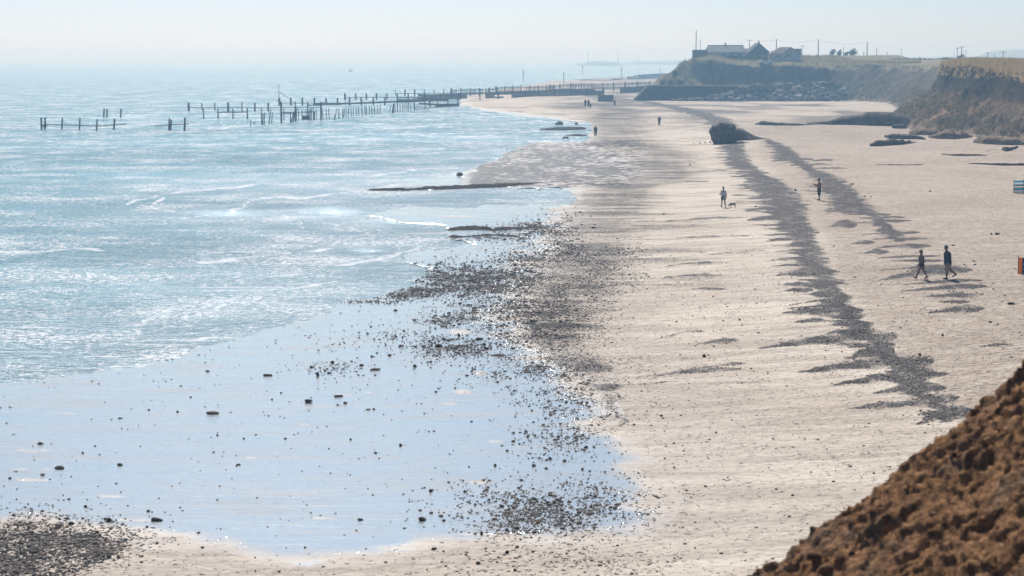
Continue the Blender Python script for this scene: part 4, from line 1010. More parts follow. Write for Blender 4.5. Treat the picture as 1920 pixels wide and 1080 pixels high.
# ---------------------------------------------------------------- individual stones that stand out
M_stone = rock_material("beach stone", (.030, .026, .024), (.085, .070, .060), (.13, .095, .065))
SM = []
for i in range(8):
    me = rock_mesh("beach_stone", 90 + i, 1); me.materials.append(M_stone); SM.append(me)
STONES = [(578, 754.5, 18, 8), (205, 978, 16, 9), (133, 984, 13, 8), (596, 705, 10, 9), (623, 681, 11, 6), (792, 976, 20, 8), (807, 922, 10, 6), (902, 1003, 11, 8), (872, 923, 9, 5), (778, 688, 10, 6), (823, 651, 15, 8), (908, 647, 12, 5), (912, 655, 14, 5),
          (751, 836, 9, 6), (657, 825, 6, 4), (928, 874, 9, 5), (1001, 874, 10, 5), (1032, 861, 10, 5), (814, 1031, 13, 6), (832, 1035, 7, 4), (951, 1038, 11, 8), (999, 1036, 8, 5), (896, 1058, 13, 6), (1320, 670, 11, 7), (1240, 781, 7, 5), (333, 773, 7, 4), (279, 769, 6, 3),
          (155, 850, 7, 4), (457, 823, 6, 3), (535, 823, 8, 3), (677, 686, 12, 4), (608, 696, 11, 4), (647, 757, 10, 5), (743, 632, 6, 4), (755, 633, 5, 4), (723, 648, 6, 3), (730, 667, 11, 4), (697, 669, 8, 4), (860, 630, 8, 5), (57, 982, 7, 5), (67, 989, 7, 5),
          (53, 991, 7, 5), (105, 993, 10, 4), (112, 974, 9, 3), (125, 973, 11, 4), (155, 973, 7, 4), (167, 985, 6, 4), (186, 1007, 7, 5), (372, 1000, 8, 4), (18, 764, 4, 3), (214, 1052, 5, 4), (479, 1072, 6, 4), (523, 1073, 9, 4), (41, 1001, 10, 4), (35, 983 + 70, 10, 5),
          (388, 697, 13, 3), (527, 737, 5, 3), (1492, 358, 6, 5), (1417, 388, 6, 3), (862, 330, 8, 5), (832, 977, 10, 4), (907, 922, 6, 4), (965, 1071, 9, 6), (1224, 930, 6, 4), (1323, 913, 8, 4), (1294, 310, 4, 3), (1245, 402, 6, 3), (1768, 630, 8, 5), (1725, 666, 9, 5), (1808, 497, 5, 3),
          (1828, 497, 7, 3), (1859, 440, 6, 4), (1870, 440, 12, 5), (1788, 461, 9, 3), (1622, 369, 5, 3), (1633, 370, 4, 3), (1598, 346, 11, 3), (1744, 359, 8, 2.5), (1788, 547, 5, 3), (1804, 548, 4, 3), (1896, 571, 18, 6), (1858, 605, 10, 4), (1282, 846, 5, 3), (1460, 533, 4, 3), (1343, 812, 6, 4), (1197, 888, 6, 4),
          (1350, 266.5, 8, 3), (1322, 268.3, 5, 2.4), (1313, 269, 4, 2.2), (1332, 267.6, 6, 3), (1301, 270, 3, 2)]
for i, (u, v, w, h) in enumerate(STONES):
    p = shore(u, v); k = p.y / F
    o = bpy.data.objects.new("beach_stone", SM[i % 8]); COL.objects.link(o)
    o.scale = (w * k * .52, w * k * .40, h * k * .62); o.location = (p.x, p.y + w * k * .2, p.z + h * k * .28); o.rotation_euler = (0, 0, random.uniform(-.4, .4))
    big_ = w * k
    if u > 1290 and u < 1352 and v < 272: tag(o, "small dark stone in the trail running left from the big boulder", "stone", "stones trailing left of the big boulder")
    elif i == 0: tag(o, "black pointed stone alone in the middle of the shining wet sand", "stone")
    elif i == 5: tag(o, "largest dark rounded stone at the near edge of the wet sand", "stone")
    elif i == 23: tag(o, "dark square stone alone on pale dry sand between the shingle streaks", "stone")
    elif i == 57: tag(o, "dark stone on the sand between the dark shingle band and the shirtless man", "stone")
    elif u > 1200: tag(o, "small dark stone lying on the dry upper beach", "stone", "stones on the dry beach")
    else: tag(o, "dark stone lying on or beside the shining wet sand", "stone", "scattered stones on the wet sand")
# flat slabs
M_slab = simple_mat("flat grey slab", (.12, .10, .09), (.24, .20, .17), 4, .8, .5, .02)
for u, v, w, h, lab in [(400, 776, 36, 7, "largest flat brown slab on the left wet sand, tilted up at one side"), (113, 879, 32, 6, "flat grey slab near the left edge of the wet sand"), (290, 977, 32, 9, "broken dark slab with a taller left end at the foot of the wet sand"),
                        (702, 694, 32, 6, "long pale-topped slab beside the pebble spit"), (503, 705, 28, 5, "thin dark slab left of the pebble spit stones"), (634, 744, 22, 5, "thin slab on a sandy hump below the pebble spit"), (898, 637, 20, 6, "grey flat rock in the pebbles at the top of the spit"),
                        (932, 668, 32, 7, "wide brown slab among pebbles on the spit"), (963, 654, 18, 5, "small dark slab at the right side of the spit pebbles"), (1000, 604, 20, 5, "dark flat rock half way up the pebbly bank"), (447, 872, 17, 3, "thin dark sliver of rock in the central wet sand"), (1109, 963, 24, 5, "tan slab lying in the near pebble patch"),
                        (225, 785, 11, 3, "small thin dark slab on the far left wet sand"), (75, 833, 16, 6, "low grey stone slab with a domed top at left"), (30, 885, 12, 3, "small flat slab at the far left edge of the wet sand"), (178, 837, 8, 3, "tiny dark slab between two larger slabs on the left"), (975, 537, 18, 4, "dark flat rock on the upper pebbles of the spit")]:
    p = shore(u, v); k = p.y / F
    me = rock_mesh("flat_slab", int(u * 3 + v), 1); o = link_mesh("flat_slab", me, M_slab if u in (400, 702, 932, 1109) else M_stone)
    o.scale = (w * k * .5, w * k * .32, h * k * .55); o.location = (p.x, p.y + w * k * .15, p.z + h * k * .18); o.rotation_euler = (random.uniform(-.05, .12), random.uniform(-.06, .06), random.uniform(-.2, .2))
    tag(o, lab, "rock slab")

# ---------------------------------------------------------------- pebbles: uncountable, one object
def pebbles():
    dens = spit ** 1.3 * land + .0014 * wet * (V > 500) + .10 * lowm * sst(440, 500, V) * sst(760, 690, V) + .010 * dry * sst(460, 540, V) + .16 * dark * sst(520, 600, V)
    dens = dens * sst(385, 425, V) * (V < 1100) * (U > -60) * (U < 1960) * (H > .0)
    dens *= .35 + 1.1 * sst(.35, .7, fbm(GX * 1.1, GY * .8, 4, 400))
    # keep density even in the world by weighting with ground area
    area = np.gradient(GX, axis=1) * -np.gradient(GY, axis=0)
    w = (dens * np.abs(area) ** .7).ravel(); w /= w.sum()
    N = 42000
    idx = rng.choice(w.size, N, p=w)
    px_, py_, pz_ = GX.ravel()[idx], GY.ravel()[idx], H.ravel()[idx]
    dy = np.abs(np.gradient(GY, axis=0)).ravel()[idx]; dx = np.abs(np.gradient(GX, axis=1)).ravel()[idx]
    px_ = px_ + rng.uniform(-.6, .6, N) * dx; py_ = py_ + rng.uniform(-.6, .6, N) * dy
    drk = (dark.ravel()[idx] > .5) | ((dry.ravel()[idx]) & (V.ravel()[idx] > 480) & (peb.ravel()[idx] < .2))
    s = (.014 + .022 * rng.random(N) + .05 * rng.random(N) ** 12) * np.where(drk, .7, 1) * (1 + .5 * sst(60, 110, py_))
    v0, f0 = ico()
    ang = rng.uniform(0, 2 * np.pi, N); ca, sa = np.cos(ang), np.sin(ang)
    sx = s * rng.uniform(.9, 1.5, N); sy = s * rng.uniform(.7, 1.1, N); sz = s * rng.uniform(.4, .8, N)
    jit = 1 + rng.normal(0, .10, (N, 12, 3))
    q = v0[None] * jit; q = q * np.stack([sx, sy, sz], -1)[:, None, :]
    x = q[..., 0] * ca[:, None] - q[..., 1] * sa[:, None] + px_[:, None]
    y = q[..., 0] * sa[:, None] + q[..., 1] * ca[:, None] + py_[:, None]
    z = q[..., 2] + pz_[:, None] + sz[:, None] * .35
    VV = np.stack([x, y, z], -1).reshape(-1, 3); FF = (f0[None] + (np.arange(N) * 12)[:, None, None]).reshape(-1, 3)
    tone = np.repeat(rng.random(N), 12)
    t = NT("pebbles"); a = t.attr("tone")
    c = t.mix(t.ramp(a, .1, .85), (.065, .060, .058), (.33, .29, .25)); c = t.mix(t.ramp(a, .93, .98), c, (.40, .36, .32)); c = t.mix(t.ramp(a, .04, .02), c, (.17, .085, .045))
    o = np_mesh("pebbles", VV, FF, t.fin(c, .75, None, .15), None, True, {"tone": tone})
    tag(o, "dark wet pebbles strewn over the flats and the lower beach", "pebbles", None, "stuff")
pebbles()
# ---------------------------------------------------------------- houses on the headland
M_roofg = simple_mat("grey green roofing", (.13, .145, .14), (.18, .195, .185), .8, .8, .2, .01)
M_roofd = simple_mat("dark slate roof", (.045, .05, .055), (.075, .08, .085), .8, .7, .2, .01)
M_roofb = simple_mat("brown tiled roof", (.17, .12, .095), (.24, .18, .15), 1, .8, .2, .01)
M_wallp = simple_mat("pale render", (.50, .52, .49), (.40, .42, .40), .8, .9, .1, .01)
M_wallw = simple_mat("white boards", (.55, .56, .55), (.45, .46, .45), .8, .8, .1, .01)
M_walld = simple_mat("dark boards", (.07, .075, .08), (.11, .115, .12), .8, .8, .1, .01)
M_brick = simple_mat("brick chimney", (.16, .09, .07), (.22, .14, .11), 3, .9, .2, .01)
M_glass = NT("window glass"); M_glass.b.inputs["Roughness"].default_value = .1; M_glass = M_glass.fin((.05, .06, .07), .1, None, .6)
M_white = simple_mat("white paint", (.75, .75, .74), (.65, .66, .66), 2, .4, .05, .01)
YH = 522.0
def hz(u, v, Y=YH): return at_y(u, v, Y)
def part(mb, name, mat, root):
    mb.v = [tuple(Vector(q) - root.location) for q in mb.v]; return mb.build(name, mat, root)
def prism(x0, x1, y0, y1, zb, zt, axis='x', hip=0.0, over=.3, th=.18):
    """gabled roof solid; axis = ridge direction"""
    mb = MB()
    if axis == 'x':
        ym = (y0 + y1) / 2
        mb.add([(x0 - over, y0 - over, zb), (x1 + over, y0 - over, zb), (x1 + over, y1 + over, zb), (x0 - over, y1 + over, zb), (x0 - over + hip, ym, zt), (x1 + over - hip, ym, zt)],
               [(3, 2, 1, 0), (0, 1, 5, 4), (2, 3, 4, 5), (0, 4, 3), (1, 2, 5)])
    else:
        xm = (x0 + x1) / 2
        mb.add([(x0 - over, y0 - over, zb), (x1 + over, y0 - over, zb), (x1 + over, y1 + over, zb), (x0 - over, y1 + over, zb), (xm, y0 - over + hip, zt), (xm, y1 + over - hip, zt)],
               [(3, 2, 1, 0), (0, 1, 4), (2, 3, 5), (1, 2, 5, 4), (3, 0, 4, 5)])
    return mb
def window(root, x0, x1, z0, z1, y, name="window"):
    f = MB().box(((x0 + x1) / 2, y - .03, (z0 + z1) / 2), (x1 - x0 + .16, .10, z1 - z0 + .16)); fo = part(f, name, M_wallw, root)
    g = MB().box(((x0 + x1) / 2, y - .09, (z0 + z1) / 2), (x1 - x0, .04, z1 - z0)); g.v = [tuple(Vector(q) - root.location) for q in g.v]; g.build("pane", M_glass, fo)
def house_long():
    a, b = hz(1328, 110), hz(1400, 110); zr = hz(1340, 85.6).z; ze = hz(1340, 97.4).z; y0, y1 = YH, YH + 8
    r = empty("bungalow", (a.x, y0, a.z)); tag(r, "long grey-roofed bungalow at the left end of the headland", "bungalow")
    zb = a.z - 2.2
    part(MB().box(((a.x + b.x) / 2, (y0 + y1) / 2, (zb + ze) / 2), (b.x - a.x, y1 - y0, ze - zb)), "wall", M_wallp, r)
    xl, xr = hz(1330, 90).x, hz(1396.5, 90).x; ym = (y0 + y1) / 2
    mb = MB().add([(hz(1326, 98).x, y0 - .6, ze), (hz(1399, 98).x, y0 - .6, ze), (hz(1399, 98).x, y1 + .6, ze), (hz(1326, 98).x, y1 + .6, ze), (xl, ym - .4, zr), (xr, ym - .4, zr), (xr, ym + .4, zr), (xl, ym + .4, zr)],
                  [(3, 2, 1, 0), (0, 1, 5, 4), (1, 2, 6, 5), (2, 3, 7, 6), (3, 0, 4, 7), (4, 5, 6, 7)])
    ro = part(mb, "roof", M_roofg, r)
    part(MB().beam((xl - .1, ym, zr + .1), (xr + .1, ym, zr + .1), .5, .22), "ridge", M_roofd, r)
    g = MB().box((hz(1363, 85).x, ym, zr + .35), (.4, .5, 1.0)); g.v = [tuple(Vector(q) - r.location) for q in g.v]; g.build("chimney", M_brick, ro)
    part(MB().box(((hz(1324, 98).x + hz(1402, 98).x) / 2, y0 - .75, ze - .06), (hz(1402, 98).x - hz(1324, 98).x, .2, .22)), "gutter", M_wallw, r)
    part(MB().box(((hz(1350, 101).x + hz(1367, 101).x) / 2, y0 - .8, hz(1350, 101).z), (17 * YH / F, 1.4, .22)), "awning", M_white, r)
    for u0, u1 in ((1334, 1341), (1371, 1378), (1384, 1392)): window(r, hz(u0, 0).x, hz(u1, 0).x, hz(0, 105.5).z, hz(0, 101).z, y0)
    part(MB().box((hz(1358.5, 0).x, y0 - .04, (hz(0, 103).z + hz(0, 108.5).z) / 2), (1.0, .08, 1.0)), "door", M_walld, r)
house_long()
def house_dark():
    Y = YH + 6
    xl, xr = at_y(1399, 100, Y).x, at_y(1449, 100, Y).x; ze = at_y(1425, 102.5, Y).z; zt = at_y(1425, 80.5, Y).z; zb = ze - 2.6
    r = empty("dark_house", (xl, Y, zb)); tag(r, "dark house with a steep pointed gable and tall finial chimney", "house")
    part(MB().box(((xl + xr) / 2, Y + 4.5, (zb + ze) / 2), (xr - xl - 1.2, 9, ze - zb)), "wall", M_walld, r)
    mb = MB(); xm = at_y(1425, 0, Y).x
    mb.add([(xl, Y - .4, ze), (xr, Y - .4, ze), (xr, Y + 9.4, ze), (xl, Y + 9.4, ze), (xm, Y - .3, zt), (xm, Y + 9.2, zt)], [(3, 2, 1, 0), (0, 1, 4), (2, 3, 5), (1, 2, 5, 4), (3, 0, 4, 5)])
    ro = part(mb, "roof", M_roofd, r)
    for (u, w, v0, v1) in ((1425, 3.2, 83, 79), (1425, 1.6, 80, 75.8), (1449.5, 1.4, 101, 94.5)):
        g = MB().box((at_y(u, 0, Y).x, Y + 1, (at_y(u, v0, Y).z + at_y(u, v1, Y).z) / 2), (w * Y / F, .6, (v0 - v1) * Y / F)); g.v = [tuple(Vector(q) - r.location) for q in g.v]
        g.build("chimney", M_brick, ro)
    window(r, at_y(1416, 0, Y).x, at_y(1421, 0, Y).x, ze - 1.5, ze - .5, Y)
house_dark()
def house_brown():
    Y = YH + 16; xl, xr = at_y(1396, 0, Y).x, at_y(1412, 0, Y).x; ze, zt = at_y(0, 96, Y).z, at_y(0, 90.6, Y).z
    r = empty("shed_house", (xl, Y, ze - 3.4)); tag(r, "low brown roof showing between the long bungalow and the dark house", "house")
    part(MB().box(((xl + xr) / 2, Y + 2.5, ze - 1.6), (xr - xl, 5, 3.4)), "wall", M_wallp, r); part(prism(xl, xr, Y, Y + 5, ze, zt), "roof", M_roofb, r)
house_brown()
def house_white():
    Y = YH - 8
    r = empty("gabled_bungalow", (at_y(1448, 0, Y).x, Y, at_y(0, 112, Y).z)); tag(r, "pale gabled bungalow with a brown roof slope and dark front window", "bungalow")
    gl, gr = at_y(1473, 0, Y).x, at_y(1505, 0, Y).x; ze, zt = at_y(0, 97.5, Y).z, at_y(0, 89.5, Y).z; zb = at_y(0, 114, Y).z - .4; xm = at_y(1484, 0, Y).x
    part(MB().box(((gl + gr) / 2, Y + 3.2, (zb + ze) / 2), (gr - gl, 6.4, ze - zb)), "wall", M_wallp, r)
    # asymmetric gable wall and roof planes of real thickness
    part(MB().add([(gl, Y, ze), (gr, Y, ze - .5), (xm, Y, zt), (gl, Y + 6.4, ze), (gr, Y + 6.4, ze - .5), (xm, Y + 6.4, zt)], [(0, 1, 2), (5, 4, 3), (0, 3, 4, 1), (1, 4, 5, 2), (2, 5, 3, 0)]), "gable", M_wallp, r)
    part(MB().add([(gl - .3, Y - .35, ze - .1), (xm, Y - .35, zt + .05), (xm, Y - .35, zt + .25), (gl - .3, Y - .35, ze + .12), (gl - .3, Y + 6.8, ze - .1), (xm, Y + 6.8, zt + .05), (xm, Y + 6.8, zt + .25), (gl - .3, Y + 6.8, ze + .12)],
                  [(0, 1, 2, 3), (7, 6, 5, 4), (0, 4, 5, 1), (2, 6, 7, 3), (0, 3, 7, 4), (1, 5, 6, 2)]), "roof", M_roofg, r)
    part(MB().add([(xm, Y - .35, zt + .05), (gr + .3, Y - .35, ze - .7), (gr + .3, Y - .35, ze - .48), (xm, Y - .35, zt + .25), (xm, Y + 6.8, zt + .05), (gr + .3, Y + 6.8, ze - .7), (gr + .3, Y + 6.8, ze - .48), (xm, Y + 6.8, zt + .25)],
                  [(0, 1, 2, 3), (7, 6, 5, 4), (0, 4, 5, 1), (2, 6, 7, 3), (0, 3, 7, 4), (1, 5, 6, 2)]), "roof", M_roofg, r)
    # side wing with brown slope
    wl, wr = at_y(1452, 0, Y).x, gl - .02; zw = at_y(0, 100.5, Y).z
    part(MB().box(((wl + wr) / 2, Y + 4.0, (zb + zw) / 2), (wr - wl, 6, zw - zb)), "wall", M_wallp, r)
    part(MB().add([(wl - .7, Y + .4, zw), (wr, Y + .4, zw), (wr, Y + 7.2, zw), (wl - .7, Y + 7.2, zw), (at_y(1468, 0, Y).x, Y + 3.6, zt + .2), (wr + 1.9, Y + 3.6, zt + .2)], [(3, 2, 1, 0), (0, 1, 5, 4), (2, 3, 4, 5), (0, 4, 3), (1, 2, 5)]), "roof", M_roofb, r)
    window(r, at_y(1476, 0, Y).x, at_y(1486, 0, Y).x, at_y(0, 107.5, Y).z, at_y(0, 102, Y).z, Y)
    window(r, at_y(1457, 0, Y).x, at_y(1466, 0, Y).x, at_y(0, 108, Y).z, at_y(0, 103.5, Y).z, Y + 1)
house_white()
def shed():
    Y = YH + 4; xl, xr = at_y(1490, 0, Y).x, at_y(1505, 0, Y).x; zt, zb = at_y(0, 92.4, Y).z, at_y(0, 113, Y).z
    r = empty("flat_roofed_shed", (xl, Y, zb)); tag(r, "dark flat-roofed outbuilding rising behind the pale gabled bungalow", "outbuilding")
    part(MB().box(((xl + xr) / 2, Y + 2, (zb + zt) / 2), (xr - xl, 4, zt - zb)), "wall", M_walld, r); part(MB().box(((xl + xr) / 2, Y + 2, zt + .08), (xr - xl + .4, 4.4, .16)), "roof", M_roofd, r)
shed()
def fence_left():
    Y = 515; xl, xr = at_y(1300, 0, Y).x, at_y(1328, 0, Y).x; zt, zb = at_y(0, 95, Y).z, at_y(0, 102.5, Y).z
    r = empty("board_fence", (xl, Y, zb)); tag(r, "dark board fence with a pale top rail beside the long bungalow", "fence")
    part(MB().box(((xl + xr) / 2, Y, (zb + zt) / 2 - .6), (xr - xl, .12, zt - zb + 1.2)), "boards", M_walld, r); part(MB().box(((xl + xr) / 2, Y, zt + .12), (xr - xl + .2, .3, .28)), "top_rail", M_roofg, r)
    for i in range(6): part(MB().box((xl + (xr - xl) * i / 5, Y + .14, (zb + zt) / 2 - .6), (.14, .14, zt - zb + 1.2)), "post", M_timber, r)
fence_left()
def car():
    Y = YH - 14; p = at_y(1436, 110.8, Y); k = Y / F; L = 4.2; wy = 1.75
    zg = upland(p.x, Y)
    r = empty("parked_car", (p.x, Y, zg - .02)); tag(r, "small white car parked beside the pale gabled bungalow", "car")
    def prof(pts, w, y0=0):
        n = len(pts); mb = MB(); vs = [(x, y0 - w / 2, z) for x, z in pts] + [(x, y0 + w / 2, z) for x, z in pts]
        mb.add(vs, [tuple(range(n)), tuple(range(2 * n - 1, n - 1, -1))] + [(i, i + n, (i + 1) % n + n, (i + 1) % n) for i in range(n)]); return mb
    body = prof([(-2.1, .25), (2.1, .25), (2.12, .75), (1.6, .92), (.7, .98), (-1.5, .98), (-2.05, .85), (-2.15, .5)][::-1], wy).build("body", M_white, r)
    prof([(-1.6, .98), (.75, .98), (.2, 1.42), (-1.15, 1.42)][::-1], wy * .86).build("cabin", M_glass, r)
    MB().box((-.5, 0, 1.45), (1.35, wy * .82, .05)).build("roof", M_white, r)
    for x in (-1.3, 1.3):
        for s in (-1, 1):
            MB().tube((x, s * wy / 2 - s * .1, .31), (x, s * wy / 2 + s * .04, .31), .31, .31, 14).build("wheel", simple_mat("tyre", (.02, .02, .02), (.03, .03, .03)), r)
    for s in (-.6, .6): MB().box((-2.13, s, .66), (.08, .3, .14)).build("headlight", M_glass, r)
    r.rotation_euler = (0, 0, .1)
car()
# ---------------------------------------------------------------- poles, wires, trees, bushes on the skyline
def pole(label, u, vt, vb, Y, w=.28, kind=0, group="poles along the skyline"):
    p = at_y(u, vb, Y); zt = at_y(u, vt, Y).z; zg = p.z - 2.5
    r = empty("utility_pole", (p.x, Y, p.z)); tag(r, label, "utility pole", group)
    part(MB().tube((p.x, Y, zg), (p.x, Y, zt), w / 2 * 1.15, w / 2 * .8, 8), "pole", M_pole, r)
    if kind >= 1: part(MB().box((p.x, Y - .1, zt - .25), (1.6 if kind == 1 else 2.2, .12, .12)), "crossarm", M_pole, r)
    if kind == 3: part(MB().box((p.x, Y - .1, zt - 1.0), (1.0, .12, .12)), "crossarm", M_pole, r)
    return Vector((p.x, Y, zt - .1))
pole("tallest slender mast at the far left end of the headland", 1305, 56.5, 95, 518, .26, 0)
pole("thin short mast just right of the tallest headland mast", 1313, 74, 95, 524, .16, 0)
w0 = pole("thin pole between the long bungalow and the dark house", 1405, 74, 90, 545, .22, 1)
w1 = pole("sturdy pole between the dark house and the pale gabled bungalow", 1455.5, 73.5, 97, 530, .30, 0)
pole("thin aerial mast on the far side of the pale gabled bungalow", 1504.5, 85, 92, 540, .1, 1)
w2 = pole("sturdy pole standing alone right of the bungalows", 1534, 74, 104, 535, .30, 0)
w3 = pole("pole rising from behind the tree clump", 1581.5, 88, 103, 600, .22, 0)
w4 = pole("tall thick pole just right of the tree clump", 1625.5, 79, 106, 560, .32, 0)
pole("short slim post left of the tall thick pole", 1619.5, 96, 105, 600, .25, 0)
pole("pole over the grassy slope, second right of the tree clump", 1643.6, 89, 108, 640, .26, 0)
pole("shorter pole above the dip in the skyline", 1663, 97, 112, 620, .26, 0)
pole("thin faint pole above the long dark hedge", 1689.6, 90, 109, 800, .22, 0)
w5 = pole("left pole of the pair standing by the round bush", 1794.6, 89, 110, 600, .24, 1)
w6 = pole("right taller pole with a wide crossarm by the round bush", 1802.8, 87, 108, 560, .30, 2)
pole("faint crossarm pole right of the round bush", 1810.5, 95, 110, 800, .24, 1)
pole("faint pole left of the paired poles", 1788.5, 95, 109, 900, .24, 0)
pole("pole with a crossarm above the tawny bushes", 1851.4, 98, 113, 640, .26, 1)
pole("plain short pole between two crossarm poles at right", 1864.3, 101, 112, 640, .24, 0)
pole("rightmost pole with a wide crossarm against the sky", 1880.5, 96.5, 112, 560, .26, 2)
def wire(label, a, b, sag=.8):
    mb = MB(); n = 14; pts = [a.lerp(b, i / n) - Vector((0, 0, sag * 4 * (i / n) * (1 - i / n))) for i in range(n + 1)]
    for p, q in zip(pts[:-1], pts[1:]): mb.tube(p, q, .022, .022, 5, False)
    o = mb.build("overhead_wire", M_pole); tag(o, label, "overhead wire")
wire("thin overhead wire from the pole by the dark house to the lone pole", w1, w2, .7)
wire("thin overhead wire from the lone pole over the tree clump", w2, w4, .9)
wire("thin overhead wire above the bungalow roofs", w0, w1, .5)

tl = NT("leaves"); M_leaf = leafy(tl, tl.mix(tl.attr("tone"), (.030, .045, .028), (.10, .12, .055)), .35)
tl = NT("tawny leaves"); M_tawny = leafy(tl, tl.mix(tl.attr("tone"), (.20, .15, .10), (.48, .37, .25)), .45)
def crown_mesh(name, blobs, n, leaf, mat, parent):
    Vv, Fv, T = [], [], []
    for i in range(n):
        b = random.choices(blobs, [q[3] * q[4] for q in blobs])[0]
        d = Vector((random.gauss(0, 1), random.gauss(0, 1), random.gauss(0, 1))).normalized() * random.random() ** .45
        c = Vector((b[0] + d.x * b[3], b[1] + d.y * b[3] * .8, b[2] + d.z * b[4]))
        c += Vector([mnoise.noise(c * 1.3 + Vector((k * 9, 0, 0))) * leaf * 2.5 for k in range(3)])
        a = Vector((random.gauss(0, 1), random.gauss(0, 1), random.gauss(0, 1))).normalized(); b2 = a.orthogonal().normalized(); b3 = a.cross(b2)
        s = leaf * random.uniform(.5, 1.2); m = len(Vv)
        Vv += [tuple(c + b2 * s), tuple(c + b3 * s * .7), tuple(c - b2 * s), tuple(c - b3 * s * .7)]; Fv.append((m, m + 1, m + 2, m + 3)); T += [random.random() * .5 + .5 * mnoise.noise(c * .8) + .25] * 4
    return np_mesh(name, Vv, Fv, mat, parent, False, {"tone": np.clip(T, 0, 1)})
def tree(label, u, vt, vb, wpx, Y, name="tree", mat=None, group=None, n=700, cat="tree", blobs=None):
    k = Y / F; p = at_y(u, vb, Y); h = (vb - vt) * k; w = wpx * k
    r = empty(name, p); tag(r, label, cat, group)
    bl = blobs or [(random.uniform(-.3, .3) * w, random.uniform(-.2, .2) * w, h * random.uniform(.1, .75), w * random.uniform(.18, .34), h * random.uniform(.18, .32)) for _ in range(9)] + [(0, 0, -.05 * h, w * .36, h * .3)]
    crown_mesh("crown", bl, n, max(.16, w * .045), mat or M_leaf, r)
    tr = MB().tube((0, 0, -1.8), (0, 0, h * .5), w * .035 + .05, w * .02 + .03, 7)
    for _ in range(5):
        a = random.uniform(0, 6.28); tr.tube((0, 0, h * random.uniform(.1, .4)), (math.cos(a) * w * .25, math.sin(a) * w * .2, h * random.uniform(.55, .85)), w * .018 + .03, .02, 5)
    tr.build("trunk", M_pole, r); return r
tree("dark leafy tree at the left edge of the skyline tree clump", 1562, 91, 104, 10, 590)
tree("dark tree with a ragged top, second in the skyline clump", 1574, 89, 104, 12, 585)
tree("broad dark tree making the right half of the skyline clump", 1598, 88, 104.5, 21, 590, n=1300)
tree("low leafy tree in the middle gap of the skyline clump", 1587, 94, 104.5, 10, 596)
tree("round dark bush at the foot of the paired poles", 1801, 101.5, 110.5, 14, 575, "round_bush", n=800, cat="bush")
def bush(label, u, vt, vb, wpx, Y, mat, n=900, flat=.9):
    k = Y / F; p = at_y(u, vb, Y); h = (vb - vt) * k; w = wpx * k
    r = empty("bush", p); tag(r, label, "bush")
    bl = [(random.uniform(-.36, .36) * w, random.uniform(-.2, .2) * w, h * random.uniform(.15, .55), w * random.uniform(.16, .24), h * random.uniform(.25, .4)) for _ in range(9)] + [(0, 0, h * .3, w * .3, h * .62)]
    crown_mesh("foliage", bl, n, max(.10, w * .02), mat, r)
    tr = MB()
    for _ in range(8):
        a = random.uniform(0, 6.28); tr.tube((0, 0, -.9), (math.cos(a) * w * .3, math.sin(a) * w * .2, h * .6), .05, .02, 5)
    tr.build("stem", M_pole, r)
bush("large domed tawny bush on the near cliff skyline", 1828, 103.5, 120, 40, 340, M_tawny, 2600)
bush("ragged pale tawny bush right of the large domed bush", 1876, 107, 122, 26, 330, M_tawny, 1600)
bush("dark brown bush at the right edge of the cliff skyline", 1902, 106, 128, 44, 310, M_tawny, 2400)
bush("small bush on the slope left of the dip in the skyline", 1648, 106, 113, 18, 560, M_leaf, 700)
bush("flat green bush on the skyline left of the paired poles", 1775, 106, 112, 24, 560, M_leaf, 900)
bush("dense green bush halfway down the headland's end slope", 1266, 127, 145, 16, 496, M_leaf, 1600)
bush("lower left bush on the headland's end slope above the wall", 1242, 146, 161, 13, 492, M_leaf, 1300)
bush("lower middle bush on the headland's end slope above the wall", 1257, 145, 161, 13, 491, M_leaf, 1300)
bush("lower right bush on the headland's end slope beside the sandy path", 1275, 144, 161, 14, 491, M_leaf, 1300)
def hedge(label, u0, u1, vt, vb, Y, mat, n):
    k = Y / F; p = at_y(u0, vb, Y); q = at_y(u1, vb, Y); L = q.x - p.x; h = (vb - vt) * k
    r = empty("hedge", p); tag(r, label, "hedge")
    m = int(L / 1.2) + 2
    crown_mesh("foliage", [(L * i / (m - 1), random.uniform(-.3, .3), h * .35 - .2, 1.0, h * random.uniform(.5, .75)) for i in range(m)], n, .2, mat, r)
hedge("dark hedge in front of the bungalows on the headland", 1345, 1436, 103.5, 109.5, YH - 4, M_leaf, 3600)
hedge("long dark hedge line right of the bungalows", 1505, 1556, 103, 108.5, 560, M_leaf, 2400)
hedge("long hedge along the skyline above the dip", 1674, 1790, 108.5, 113.5, 560, M_leaf, 4200)
# ---------------------------------------------------------------- hazy land, boats far away
def far_land(label, pts, Y, dep):
    mb = MB(); top = [at_y(u, v, Y) for u, v in pts]; n = len(top); c = Vector((top[0].x, Y, 0))
    vs = []; rows = 7
    for j in range(rows):
        f = j / (rows - 1)
        for p in top: vs.append((p.x - c.x, dep * f, -1 + (max(p.z, .3) + 1) * math.sin(math.pi * min(1, .03 + f * .97)) ** .6 + random.uniform(-.3, .3)))
    fs = [(j * n + i, j * n + i + 1, (j + 1) * n + i + 1, (j + 1) * n + i) for j in range(rows - 1) for i in range(n - 1)]
    o = mb.add(vs, fs).build("far_headland", M_scrub_far, None, True); o.location = c; tag(o, label, "far land", None, "structure")
M_scrub_far = simple_mat("far land", (.10, .11, .08), (.20, .18, .13), .02, .95, .2, .5, 4, False)
far_land("low hazy headland in the distance across the water", [(1090, 121), (1098, 119.5), (1106, 117), (1116, 115.6), (1128, 115.4), (1140, 116.2), (1152, 115.8), (1166, 118), (1174, 121)], 2600, 200)
far_land("second fainter strip of hazy land further right", [(1186, 119), (1200, 116), (1220, 115.2), (1250, 115), (1290, 114), (1400, 110)], 3100, 300)
